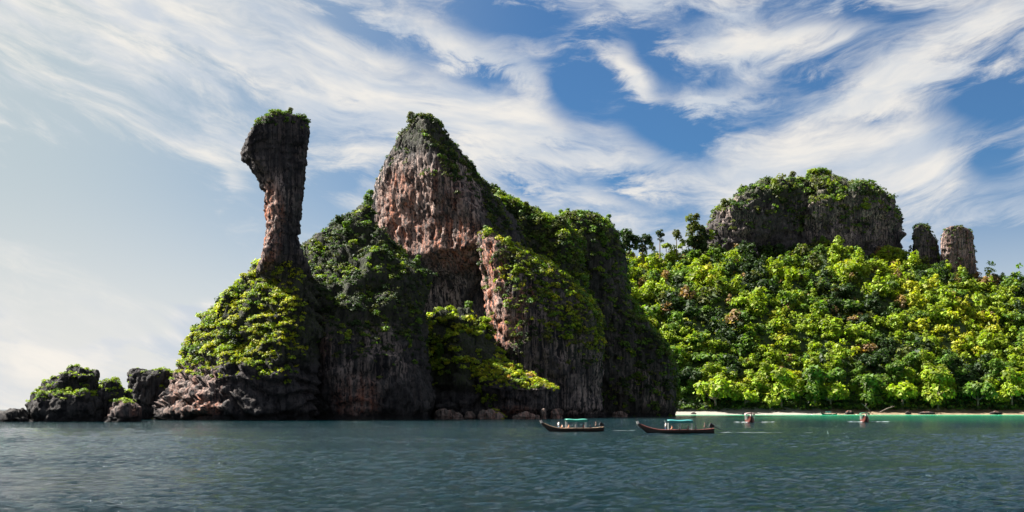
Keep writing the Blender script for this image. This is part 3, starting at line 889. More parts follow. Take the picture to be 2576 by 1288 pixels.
def ground_mat():
    m, t, out = new_mat("forest_floor")
    b = t.n('ShaderNodeBsdfPrincipled')
    tcn = t.n('ShaderNodeTexCoord')
    nz = t.noise(tcn.outputs['Object'], 0.12, 6, 0.65).outputs['Fac']
    t.link(t.mix(t.rng(nz, 0.3, 0.7), (0.014, 0.030, 0.006), (0.034, 0.055, 0.010)), b.inputs['Base Color'])
    b.inputs['Roughness'].default_value = 0.95
    t.link(b.outputs[0], out.inputs[0])
    return m


def sand_mat():
    m, t, out = new_mat("sand")
    b = t.n('ShaderNodeBsdfPrincipled')
    tcn = t.n('ShaderNodeTexCoord')
    P = tcn.outputs['Object']
    s = t.n('ShaderNodeSeparateXYZ'); t.link(P, s.inputs[0])
    nz = t.noise(P, 0.25, 6, 0.65).outputs['Fac']
    white = t.mix(t.rng(nz, 0.3, 0.7), (0.13, 0.118, 0.10), (0.20, 0.185, 0.16))
    tan = t.mix(t.rng(nz, 0.35, 0.65), (0.075, 0.048, 0.026), (0.19, 0.135, 0.075))
    c = t.mix(t.rng(s.outputs[0], 215, 255, smooth=True), white, tan)
    t.link(c, b.inputs['Base Color'])
    b.inputs['Roughness'].default_value = 0.9
    t.link(b.outputs[0], out.inputs[0])
    return m


tag(link_obj("hillside", make_mesh("hillside", gp, gq[~beach_sel], [ground_mat()], smooth=True)), kind="structure")
tag(link_obj("beach", make_mesh("beach", gp, gq[beach_sel], [sand_mat()], smooth=True)), kind="structure")

# --- flat-topped cliff on the hill, two pinnacles
def mesa(y, l, r, Y0, cleft=0.0, Yb=1120):
    w = r - l
    return (y, [(l, Y0 + 20), (l + 0.10 * w, Y0 + 3), (l + 0.30 * w, Y0 - 4), (l + 0.46 * w, Y0 + 8 + cleft), (l + 0.52 * w, Y0 + 8 + cleft * 0.6), (l + 0.60 * w, Y0 - 4), (l + 0.85 * w, Y0 - 2), (r, Y0 + 16), (r, Yb), (l, Yb)])


mesa_levels = [mesa(720, 1755, 2300, 1036), mesa(640, 1768, 2274, 1037, 6), mesa(600, 1778, 2264, 1038, 9), mesa(560, 1784, 2256, 1039, 11), mesa(525, 1792, 2250, 1040, 12), mesa(508, 1806, 2247, 1042, 11),
               mesa(496, 1842, 2243, 1044, 9), mesa(474, 1866, 2230, 1049, 6), mesa(456, 1888, 2196, 1055, 3), mesa(445, 1920, 2150, 1061, 0), mesa(436, 1980, 2090, 1068, 0)]
mesa_l = loft(mesa_levels, 1045.0, res=1.5, seed=83, amp=(7.5, 4.4, 1.8), flute=1.5, dome=2.0, notch=0, block=2.0)
mesa_o = rock_object("table_cliff", mesa_l, M_rock_pale, "broad flat-topped limestone cliff crowned with trees above the forest", "cliff",
                     {"pale": lambda p, N: 1.0 * blob(2150, 550, 140, 80)(p) + 1.0 * blob(1850, 550, 45, 70)(p) + 0.7 * blob(2060, 520, 60, 70)(p) + 0.15, "moss": lambda p, N: sstep(row_of(p), 520, 480) * 0.8})
vegetate(mesa_o, mesa_l, lambda c, n: sstep(n[:, 2], 0.15, 0.5) * sstep(row_of(c), 600, 560) + 0.5 * sstep(row_of(c), 500, 465) + 0.10 * sstep(fbm(c, 20, 2, 0.5, 8), 0.1, 0.4), 1600, 1.4, 5.8,
         palette([DARKG, OLIVE, MIDG, OLIVE, LIME], [3, 3, 3, 2, 1.5]), 22, K=40, leaf=0.27, label="trees and scrub over the top of the cliff")


def pinn(y, l, r, Y0, Yd=14):
    w = r - l
    return (y, [(l, Y0 + 8), (l + 0.25 * w, Y0 + 2), (l + 0.55 * w, Y0), (r, Y0 + 8), (r - 0.1 * w, Y0 + Yd + 8), (l + 0.15 * w, Y0 + Yd + 8)])


pin1_l = loft([pinn(740, 2285, 2375, 1030), pinn(660, 2292, 2368, 1030), pinn(620, 2296, 2360, 1031), pinn(596, 2293, 2350, 1032), pinn(578, 2295, 2340, 1033, 10), pinn(566, 2300, 2330, 1035, 8)], 1035.0, res=0.9, seed=91, amp=(1.2, 1.4, 0.8), flute=1.0, dome=1.0, notch=0)
pin1 = rock_object("rock_pinnacle", pin1_l, M_rock_pale, "smaller leaning pinnacle, next to the flat-topped cliff", "pinnacle", {"pale": lambda p, N: 0.5 + 0 * p[:, 0]}, "pinnacles on the hill crest")
vegetate(pin1, pin1_l, lambda c, n: sstep(n[:, 2], 0.2, 0.5) + 0.5 * sstep(row_of(c), 585, 565) + 0.15 * sstep(n[:, 0], 0.1, 0.4), 150, 1.2, 3.6, palette([DARKG, OLIVE, MIDG], [2, 2, 1]), 23, K=44)
pin2_l = loft([pinn(760, 2362, 2470, 1016), pinn(690, 2366, 2464, 1016), pinn(650, 2365, 2458, 1016), pinn(610, 2364, 2452, 1017), pinn(588, 2367, 2449, 1018), pinn(576, 2374, 2444, 1019), pinn(570, 2384, 2434, 1020, 10)], 1020.0, res=0.9, seed=95, amp=(1.0, 1.2, 0.8), flute=1.0, dome=1.2, notch=0)
pin2 = rock_object("rock_pinnacle", pin2_l, M_rock_pale, "thick upright pinnacle with shrubby cap at the right end of the crest", "pinnacle", {"pale": lambda p, N: 0.9 + 0 * p[:, 0], "orange": lambda p, N: 0.3 + 0 * p[:, 0]}, "pinnacles on the hill crest")
vegetate(pin2, pin2_l, lambda c, n: sstep(n[:, 2], 0.2, 0.5) + 0.5 * sstep(row_of(c), 592, 578) + 0.05, 170, 0.9, 2.6, palette([DARKG, OLIVE, MIDG], [2, 2, 1]), 24, K=44)

# ------------------------------------------------------------------ trees
def tube(path, radii, sides=6):
    path = np.array(path, float); V_ = []; Q = []
    for k, (c, r) in enumerate(zip(path, radii)):
        t = path[min(k + 1, len(path) - 1)] - path[max(k - 1, 0)]
        t /= np.linalg.norm(t)
        a = np.cross(t, [0.31, 0.95, 0.05]); a /= np.linalg.norm(a)
        b = np.cross(t, a)
        for s in range(sides):
            an = 2 * math.pi * s / sides
            V_.append(c + r * (math.cos(an) * a + math.sin(an) * b))
    for k in range(len(path) - 1):
        for s in range(sides):
            s2 = (s + 1) % sides
            Q.append([k * sides + s, k * sides + s2, (k + 1) * sides + s2, (k + 1) * sides + s])
    return np.array(V_), np.array(Q)


def join(parts):
    V_, Q, o = [], [], 0
    for v, q in parts:
        V_.append(v); Q.append(q + o); o += len(v)
    return np.concatenate(V_), np.concatenate(Q)


def tree_shape(rng, R, H, kind):
    """trunk mesh arrays and the lobes of the crown. H: height of the crown's centre"""
    nl = {"round": 14, "spread": 14, "tall": 13}[kind]
    lobes = []
    for k in range(nl):
        d = rng.normal(size=3); d /= np.linalg.norm(d)
        if d[2] < -0.35 and kind == "spread": d[2] *= -0.5
        sc = {"round": (0.60, 0.60, 0.72), "spread": (0.74, 0.74, 0.46), "tall": (0.46, 0.46, 1.05)}[kind]
        c = np.array([0, 0, H]) + d * np.array(sc) * R
        lobes.append((c * np.array([1, 1, rng.uniform(0.9, 1.12)]), R * rng.uniform(0.18, 0.48)))
    lobes.append((np.array([0, 0, H + 0.15 * R]), R * 0.5))
    lean = rng.normal(size=2) * 0.05 * H
    parts = [tube([[0, 0, -1.2], [lean[0] * 0.2, lean[1] * 0.2, H * 0.35], [lean[0] * 0.7, lean[1] * 0.7, H * 0.75], [lean[0], lean[1], H + 0.2 * R]],
                  [0.055 * R + 0.16, 0.045 * R + 0.1, 0.03 * R + 0.06, 0.04], 7)]
    for c, r in lobes[:6]:
        s = np.array([lean[0] * 0.6, lean[1] * 0.6, H * 0.55])
        parts.append(tube([s, s * 0.45 + c * 0.55 + [0, 0, -0.06 * R], c], [0.022 * R + 0.06, 0.016 * R + 0.04, 0.02], 5))
    return join(parts), lobes


def crown_arrays(rng, lobes, colr, K, leaf=0.30, cvar=0.25):
    C = np.array([l[0] for l in lobes]); Rr = np.array([l[1] for l in lobes])
    Nn = np.repeat(np.array([[0, 0, 1.0]]), len(C), 0)
    cc = np.repeat(colr[None, :], len(C), 0) * (1 + 0.12 * rng.normal(size=(len(C), 1)))
    return foliage_quads(C, Rr, Nn, cc, K, rng, flat=0.95, leaf=leaf, cvar=cvar, floor=-0.6)


CLASSES = {"lime": (LIME, "bright lime-green"), "mid": (MIDG, "mid-green"), "dark": (DARKG, "dark green"), "olive": (OLIVE, "dull olive"),
           "yellow": (YEL, "yellow-green"), "brown": (BROWN, "dry brown"), "orange": (ORNG, "orange-tinged")}
protos = {}
trng = np.random.RandomState(5)
for cls, (c, word) in CLASSES.items():
    for kind in ("round", "spread", "tall"):
        (tv_, tq_), lobes = tree_shape(trng, 1.0 * 6.0, 5.0 if kind != "tall" else 8.0, kind)
        v, q, cc = crown_arrays(trng, lobes, c, 76, leaf=0.32)
        protos[(cls, kind)] = (make_mesh("trunk", tv_, tq_, [M_bark], smooth=True), make_mesh("crown", v, q, [M_leaf], {"Col": ('FLOAT_COLOR', cc)}))


def put_tree(cls, kind, loc, scale, rot, label, group="trees of the hillside forest", squash=1.0):
    e = bpy.data.objects.new("forest_tree", None)
    e.empty_display_size = 1.0
    COL.objects.link(e)
    e.location = loc
    e.rotation_euler = (0, 0, rot)
    e.scale = (scale, scale, scale * squash)
    tag(e, label, "tree", group)
    tm, cm = protos[(cls, kind)]
    for nm, me in (("trunk", tm), ("crown", cm)):
        link_obj(nm, me, e)
    return e


def choose(f, up):
    """a kind of tree for a noise value f (0..1) and relative height up the slope (0..1)"""
    r = random.random()
    if r < 0.002: return "orange"
    if r < 0.02 + 0.05 * up: return "brown"
    f = f + random.gauss(0, 0.13) - 0.20 * (up - 0.45)
    if f < 0.29: return "dark"
    if f < 0.41: return "olive" if random.random() < 0.3 + 0.3 * up else "mid"
    if f < 0.54: return "mid"
    if f < 1.02: return "lime"
    return "yellow"


cand = []
for _ in range(4000):
    if True:
        Y = random.uniform(848, 1075)
        X = random.uniform(40, 640)
        px = 1288 + F * X / Y
        if px < 1545 or px > 2680: continue
        cand.append((X, Y, px))
cx = np.array([c[0] for c in cand]); cy = np.array([c[1] for c in cand])
czz = hill_z(cx, cy)
cf = fbm(np.stack([cx, cy, czz], 1), 44.0, 3, 0.5, 88) * 0.85 + 0.58
order = np.argsort(cy)
n_ind = 0
stuffV, stuffQ, stuffC, so_ = [], [], [], 0
ZONES = ["lower slope of the forest behind the beach trees", "middle of the forested slope", "upper forest just below the flat-topped cliff"]
for k in order:
    X, Y, px = cand[k]
    z = czz[k]
    up = (Y - 848) / 200.0
    py = HZ - F * (z - CH) / Y
    if up > 0.985 and 1790 < px < 2290: continue
    cls = choose(cf[k], up)
    kind = random.choice(["round", "round", "spread", "tall"] if up > 0.4 else ["round", "spread", "round"])
    sc = min(1.65, max(0.36, 0.74 * math.exp(random.gauss(0, 0.42)))) * (1.0 if up < 0.7 else 0.85)
    if Y < 862: sc *= 1.15
    inview = px < 2600
    if n_ind < 215 and inview:
        n_ind += 1
        shape = {"spread": "wide-crowned", "round": "round-crowned", "tall": "upright"}[kind]
        size = "large" if sc > 0.95 else "small" if sc < 0.66 else "medium"
        near = [t_ for lim, t_ in ((1720, "beside the rounded cliff"), (1840, "under the skyline trees"), (1960, "above the pink-canopied boat"), (2060, "left of the moored boat"), (2140, "above the moored boat"),
                                   (2240, "above the driftwood"), (2340, "below the leaning pinnacle"), (2460, "below the thick pinnacle"), (9999, "near the right edge")) if px < lim][0]
        put_tree(cls, kind, (X, Y, z), sc, random.uniform(0, 6.28), f"{size} {CLASSES[cls][1]} {shape} tree, {'foot' if up < 0.1 else 'lower part' if up < 0.25 else 'middle' if up < 0.6 else 'top'} of the slope {near}")
    else:
        rr = np.random.RandomState(1000 + int(k))
        _, lobes = tree_shape(rr, 6.0 * sc, 4.5 * sc if kind != "tall" else 7 * sc, kind)
        lobes = [(c + np.array([X, Y, z]), r) for c, r in lobes]
        v, q, cc = crown_arrays(rr, lobes, CLASSES[cls][0], 15, leaf=0.50)
        stuffV.append(v); stuffQ.append(q + so_); stuffC.append(cc); so_ += len(v)
me = make_mesh("forest_canopy", np.concatenate(stuffV), np.concatenate(stuffQ), [M_leaf], {"Col": ('FLOAT_COLOR', np.concatenate(stuffC))})
tag(link_obj("forest_canopy", me), "dense mixed green canopy covering the upper hillside", "forest", kind="stuff")

# the big trees overhanging the beach
for (px, py, rpx, cls, kind, lab) in [
        (1800, 985, 52, "lime", "spread", "leafy bright tree at the beach edge nearest the dark cliff"),
        (1874, 1000, 34, "lime", "spread", "low bright tree over the white sand, second from the dark cliff"),
        (1965, 985, 50, "lime", "round", "rounded bright tree over the white sand behind the oncoming boat"),
        (2050, 965, 46, "mid", "round", "taller green tree behind the beach, above the moored boat"),
        (2090, 1000, 44, "lime", "spread", "spreading tree hanging over the moored boat"),
        (2190, 985, 44, "mid", "round", "green tree over the driftwood log"),
        (2270, 990, 46, "lime", "spread", "spreading bright tree right of the driftwood"),
        (2360, 985, 48, "lime", "round", "round bright tree at the start of the tan sand bank"),
        (2460, 990, 46, "mid", "spread", "green spreading tree above the tan sand bank"),
        (2545, 980, 46, "lime", "round", "round tree over the tan bank at the right edge")]:
    Y = 840.0
    R = rpx * Y / F
    X = wx(px, Y); zc = wz(py, Y)
    z0 = float(hill_z(np.array([X]), np.array([Y]))[0])
    sc = R / 6.0
    put_tree(cls, kind, (X, Y, max(z0, zc - 5.0 * sc) - 0.2), sc, random.uniform(0, 6.28), lab, "trees along the beach")

# small trees rooted on the cliffs
crng = np.random.RandomState(77)
for lof, cnt, ok, cl, lab in [
        (sh1_l, 12, lambda c, n: (n[:, 2] > 0.45) & (c[:, 1] < 600) & (row_of(c) < 640), ("dark", "olive", "mid"), "small tree on the scrub ridge descending from the pointed peak"),
        (sh2_l, 11, lambda c, n: (n[:, 2] > 0.5) & (c[:, 1] < 668) & (row_of(c) < 600), ("olive", "mid", "dark"), "small tree on the green cap of the rounded cliff"),
        (butt_l, 10, lambda c, n: (n[:, 2] > 0.4) & (c[:, 1] < 545) & (row_of(c) < 800) & (col_of(c) > 1240), ("lime", "mid", "lime"), "small tree on the sloping crest of the buttress"),
        (wall_l, 8, lambda c, n: (n[:, 2] > 0.45) & (c[:, 1] < 470) & (row_of(c) < 700), ("dark", "mid", "lime"), "small tree on the ridge between stack and peak"),
        (peak_l, 4, lambda c, n: (n[:, 2] > 0.4) & (row_of(c) < 330), ("dark", "olive", "dark"), "small tree on the summit of the pointed peak"),
        (stack_l, 4, lambda c, n: (n[:, 2] > 0.6) & (row_of(c) < 320), ("dark", "olive", "dark"), "small tree on top of the club-shaped stack"),
        (g1_l, 6, lambda c, n: (n[:, 2] > 0.35) & (row_of(c) < 960) & (c[:, 1] < 500), ("lime", "mid", "lime"), "small tree in the gully left of the buttress")]:
    fc = lof[0][lof[1]].mean(1); fn_ = lof[2][lof[1][:, 0]]
    okf = np.where(ok(fc, fn_))[0]
    if len(okf) == 0: continue
    for k, fi in enumerate(crng.choice(okf, min(cnt, len(okf)), replace=False)):
        cls = cl[k % 3]
        scl = crng.uniform(0.28, 0.5) * (0.55 if lof is stack_l else 1.0)
        put_tree(cls, ["round", "tall", "spread"][k % 3], tuple(fc[fi] - [0, 0, 0.3]), scl, crng.uniform(0, 6.28), f"{CLASSES[cls][1]} {['rounded', 'upright', 'spreading'][k % 3]} {lab}", "small trees on the cliffs")

# trees on the flat-topped cliff
mp = mesa_l[0][mesa_l[1]].mean(1)
mnz = mesa_l[2][mesa_l[1][:, 0]][:, 2]
okf = np.where((mnz > 0.45) & (row_of(mp) < 545) & (mp[:, 1] < 1095))[0]
mrng = np.random.RandomState(9)
for k, fi in enumerate(mrng.choice(okf, 34, replace=False)):
    cls = ["dark", "olive", "mid", "dark", "lime"][k % 5]
    cpx = col_of(mp[fi:fi + 1])[0]
    side = "left end" if cpx < 1900 else "left half" if cpx < 2010 else "right half" if cpx < 2130 else "right end"
    kd = ["round", "tall", "round", "spread"][k % 4]
    put_tree(cls, kd, tuple(mp[fi] - [0, 0, 2.0]), mrng.uniform(0.6, 1.05), mrng.uniform(0, 6.28),
             f"{CLASSES[cls][1]} {'upright' if kd == 'tall' else 'wide-crowned' if kd == 'spread' else 'round-crowned'} tree on top of the flat-topped cliff, {side}", "trees on the flat-topped cliff")

# trees filling in along the crest between the cliffs
for k, (px, py, cls, kd, sc, lab) in enumerate([
        (1576, 598, "dark", "round", 0.8, "dark bushy tree on the crest against the rounded cliff"), (1600, 608, "mid", "round", 0.7, "green bushy crest tree between the two dark skyline trees"),
        (1640, 612, "lime", "round", 0.7, "bright bushy crest tree right of the round-headed skyline tree"), (1676, 608, "lime", "spread", 0.8, "bright spreading crest tree beside the lone small skyline tree"),
        (1716, 604, "lime", "round", 0.8, "bright round crest tree at the foot of the tallest skyline tree"), (1736, 592, "mid", "tall", 0.7, "upright green crest tree left of the tallest trunk"),
        (1768, 590, "olive", "round", 0.8, "dull olive crest tree under the flat-topped cliff's left corner"), (1790, 576, "lime", "tall", 0.7, "bright upright crest tree climbing the flat-topped cliff's left corner")]):
    Y = 1026.0
    hgt = (10.5 if kd != "tall" else 15.5) * sc
    put_tree(cls, kd, (wx(px, Y), Y, wz(py, Y) - hgt), sc, k * 1.3, lab, "trees on the skyline")

# skyline trees
for (px, py_top, hpx, cls, lab) in [
        (1584, 566, 74, "dark", "dark slim skyline tree touching the rounded cliff"), (1617, 578, 62, "dark", "dark round-headed skyline tree, second from the rounded cliff"),
        (1660, 576, 42, "dark", "small lone skyline tree standing between the others"), (1702, 570, 44, "olive", "small olive skyline tree left of the tallest one"),
        (1745, 532, 100, "olive", "tallest skyline tree with bare trunk and open crown"), (1770, 575, 60, "dark", "dark skyline tree tight against the flat-topped cliff"),
        (2552, 715, 44, "brown", "brownish tree on the crest at the right edge")]:
    Y = 1030.0
    H = hpx * Y / F
    R = max(4.8, H * (0.42 if px < 1630 else 0.36))
    rr = np.random.RandomState(int(px))
    X = wx(px, Y); ztop = wz(py_top, Y)
    (tv_, tq_), lobes = tree_shape(rr, R, H - 1.25 * R, "tall" if px > 1630 else "round")
    v, q, cc = crown_arrays(rr, lobes, CLASSES[cls][0], 70, leaf=0.36)
    e = bpy.data.objects.new("skyline_tree", None); COL.objects.link(e)
    e.location = (X, Y, ztop - H)
    tag(e, lab, "tree", "trees on the skyline")
    tv2, tq2 = join([(tv_, tq_), tube([[0, 0, -14], [0, 0, 0.5]], [0.05 * R + 0.3, 0.05 * R + 0.2], 7)])
    link_obj("trunk", make_mesh("trunk", tv2, tq2, [M_bark], smooth=True), e)
    link_obj("crown", make_mesh("crown", v, q, [M_leaf], {"Col": ('FLOAT_COLOR', cc)}), e)

# understory between the trees
urng = np.random.RandomState(45)
n = 6500
uy = urng.uniform(846, 1060, n); ux = urng.uniform(0.09, 0.50, n) * uy
uz = hill_z(ux, uy)
ur = urng.uniform(1.0, 2.8, n)
up3 = np.stack([ux, uy, uz], 1)
ucol = palette([DARKG, MIDG, LIME, MIDG, YEL], [3, 3, 4, 2, 1])(up3, None, urng)
v, q, cc = foliage_quads(up3 + [0, 0, 0.6], ur, np.repeat([[0, 0, 1.0]], n, 0), ucol, 24, urng, leaf=0.42)
tag(link_obj("understory", make_mesh("understory", v, q, [M_leaf], {"Col": ('FLOAT_COLOR', cc)})), "tangled green understory filling the gaps between forest trees", "understory", kind="stuff")

# undergrowth behind the sand
urng = np.random.RandomState(44)
n = 1500
ux = urng.uniform(120, 420, n); uy = 838.5 + np.abs(urng.normal(size=n)) * 7.0
uz = hill_z(ux, uy)
ur = 0.8 + 3.2 * urng.uniform(size=n) ** 2
ucol = palette([DARKG, MIDG, DARKG, OLIVE, LIME], [3, 3, 2, 2, 1])(np.stack([ux, uy, uz], 1), None, urng)
v, q, cc = foliage_quads(np.stack([ux, uy, uz + ur * 0.4], 1), ur, np.repeat([[0, 0, 1.0]], n, 0), ucol, 26, urng, leaf=0.36)
tag(link_obj("undergrowth", make_mesh("undergrowth", v, q, [M_leaf], {"Col": ('FLOAT_COLOR', cc)})), "low dark undergrowth between the sand and the beach trees", "undergrowth", kind="stuff")

# ------------------------------------------------------------------ driftwood, boats, people, foam
M_drift = plain_mat("driftwood", (0.13, 0.10, 0.085), 0.85, 0.3, 1.0)


def log_thing(px0, py0, px1, py1, Y, r, label, fork):
    a = np.array([wx(px0, Y), Y - 2, wz(py0, Y)]); b = np.array([wx(px1, Y), Y + 1, wz(py1, Y)])
    base = np.array([b[0], b[1], float(hill_z(np.array([b[0]]), np.array([b[1]]))[0])])
    e = bpy.data.objects.new("driftwood_log", None); COL.objects.link(e); e.location = base
    tag(e, label, "driftwood", "driftwood on the beach")
    mid = (a + b) / 2 + np.array([0.3, 0, 0.5])
    v_, q_ = tube([b - base + [0, 0, -0.4], mid - base, a - base], [r, r * 0.8, r * 0.3], 8)
    link_obj("stem", make_mesh("stem", v_, q_, [M_drift], smooth=True), e)
    for f in fork:
        c = a * (1 - f[0]) + b * f[0]
        v_, q_ = tube([c - base, c - base + np.array(f[1]) * 0.6, c - base + np.array(f[1])], [r * 0.5, r * 0.4, r * 0.15], 6)
        link_obj("branch", make_mesh("branch", v_, q_, [M_drift], smooth=True), e)


log_thing(2164, 1014, 2192, 1036, 822, 0.4, "pale leaning driftwood trunk pointing up from the sand", [(0.4, (1.5, 0, 2.6)), (0.6, (-2.0, -0.5, 1.2))])
log_thing(2248, 1022, 2214, 1036, 822, 0.4, "fallen pale trunk slanting the other way, right of the leaning one", [(0.3, (1.8, 0, 1.8)), (0.55, (2.4, -0.4, 0.4))])

M_hull = plain_mat("hull_wood", (0.018, 0.009, 0.007), 0.5, 0.3, 1.5)
M_red = plain_mat("red_paint", (0.10, 0.022, 0.016), 0.55, 0.25, 1.5)
M_deck = plain_mat("deck_planks", (0.20, 0.13, 0.08), 0.7, 0.3, 2.0)
M_teal = plain_mat("teal_tarp", (0.010, 0.125, 0.125), 0.6, 0.2, 1.0)
M_teal2 = plain_mat("green_teal_tarp", (0.012, 0.15, 0.11), 0.6, 0.25, 1.2)
M_pink = plain_mat("pale_pink_tarp", (0.36, 0.26, 0.25), 0.6, 0.1, 1.0)
M_greent = plain_mat("green_tarp", (0.03, 0.12, 0.07), 0.6, 0.12, 1.0)
M_post = plain_mat("white_pole", (0.55, 0.55, 0.52), 0.5, 0.1)
M_metal = plain_mat("engine_metal", (0.05, 0.05, 0.055), 0.4, 0.3, 4.0, 0.6)
M_rib = plain_mat("ribbon_cloth", (0.65, 0.55, 0.50), 0.8, 0.15, 4.0)
M_foam_white = plain_mat("bow_wave_foam", (0.28, 0.32, 0.33), 0.9, 0.25, 1.0)
M_foam = plain_mat("sea_foam", (0.055, 0.072, 0.075), 0.9, 0.3, 1.0)


def box(c, s):
    c = np.array(c, float); s = np.array(s, float) / 2
    v = np.array([[x, y, z] for x in (-1, 1) for y in (-1, 1) for z in (-1, 1)]) * s + c
    q = np.array([[0, 1, 3, 2], [4, 6, 7, 5], [0, 4, 5, 1], [2, 3, 7, 6], [0, 2, 6, 4], [1, 5, 7, 3]])
    return v, q


def bevel_box(c, s, b=0.06):
    c = np.array(c, float); s = np.array(s, float) / 2
    prof = []
    for (dx, dy) in [(1, 1), (-1, 1), (-1, -1), (1, -1)]:
        for k in (0, 1):
            ox = s[0] - (b if (k == 0) == (dx * dy > 0) else 0); oy = s[1] - (0 if (k == 0) == (dx * dy > 0) else b)
            prof.append((dx * ox, dy * oy))
    V_ = []
    for z, sc in ((-s[2], 1), (s[2] - b, 1), (s[2], 1 - b / max(s[0], s[1]))):
        for x, y in prof: V_.append([c[0] + x * sc, c[1] + y * sc, c[2] + z])
    n_ = len(prof); Q = []
    for k in range(2):
        for j in range(n_): Q.append([k * n_ + j, k * n_ + (j + 1) % n_, (k + 1) * n_ + (j + 1) % n_, (k + 1) * n_ + j])
    o = 2 * n_
    Q += [[o, o + 1, o + 2, o + 3], [o, o + 3, o + 4, o + 7], [o + 4, o + 5, o + 6, o + 7]]
    return np.array(V_), np.array(Q)


def hull_arrays(L, inset=0.0):
    ns, nv = 40, 13
    ss = np.linspace(-1, 1, ns)
    V_ = np.zeros((ns, nv, 3))
    for k, s_ in enumerate(ss):
        w = 0.92 * (1 - abs(s_ + 0.1) ** 2.8 / (1.1 ** 2.8)) if s_ > -0.1 else 0.92 * (1 - 0.42 * (abs(s_ + 0.1) / 0.9) ** 2.2)
        w = max(w - inset, 0.02)
        f = max(0.0, (s_ - 0.35) / 0.65)
        sheer = 0.50 + 1.15 * f ** 1.9 + 0.22 * max(0.0, (-s_ - 0.4) / 0.6) ** 2
        keel = -0.32 + 1.5 * max(0.0, (s_ - 0.62) / 0.38) ** 2.0 + inset * 0.8
        for j, t_ in enumerate(np.linspace(-1, 1, nv)):
            V_[k, j] = (s_ * L / 2 + 0.25 * f * abs(t_) ** 2, w * math.copysign(abs(math.sin(t_ * math.pi / 2)) ** 0.8, t_), keel + (sheer - keel) * abs(t_) ** 1.9)
    i = np.arange(ns * nv).reshape(ns, nv)
    Q = np.stack([i[:-1, :-1], i[:-1, 1:], i[1:, 1:], i[1:, :-1]], -1).reshape(-1, 4)
    return V_, Q, ss


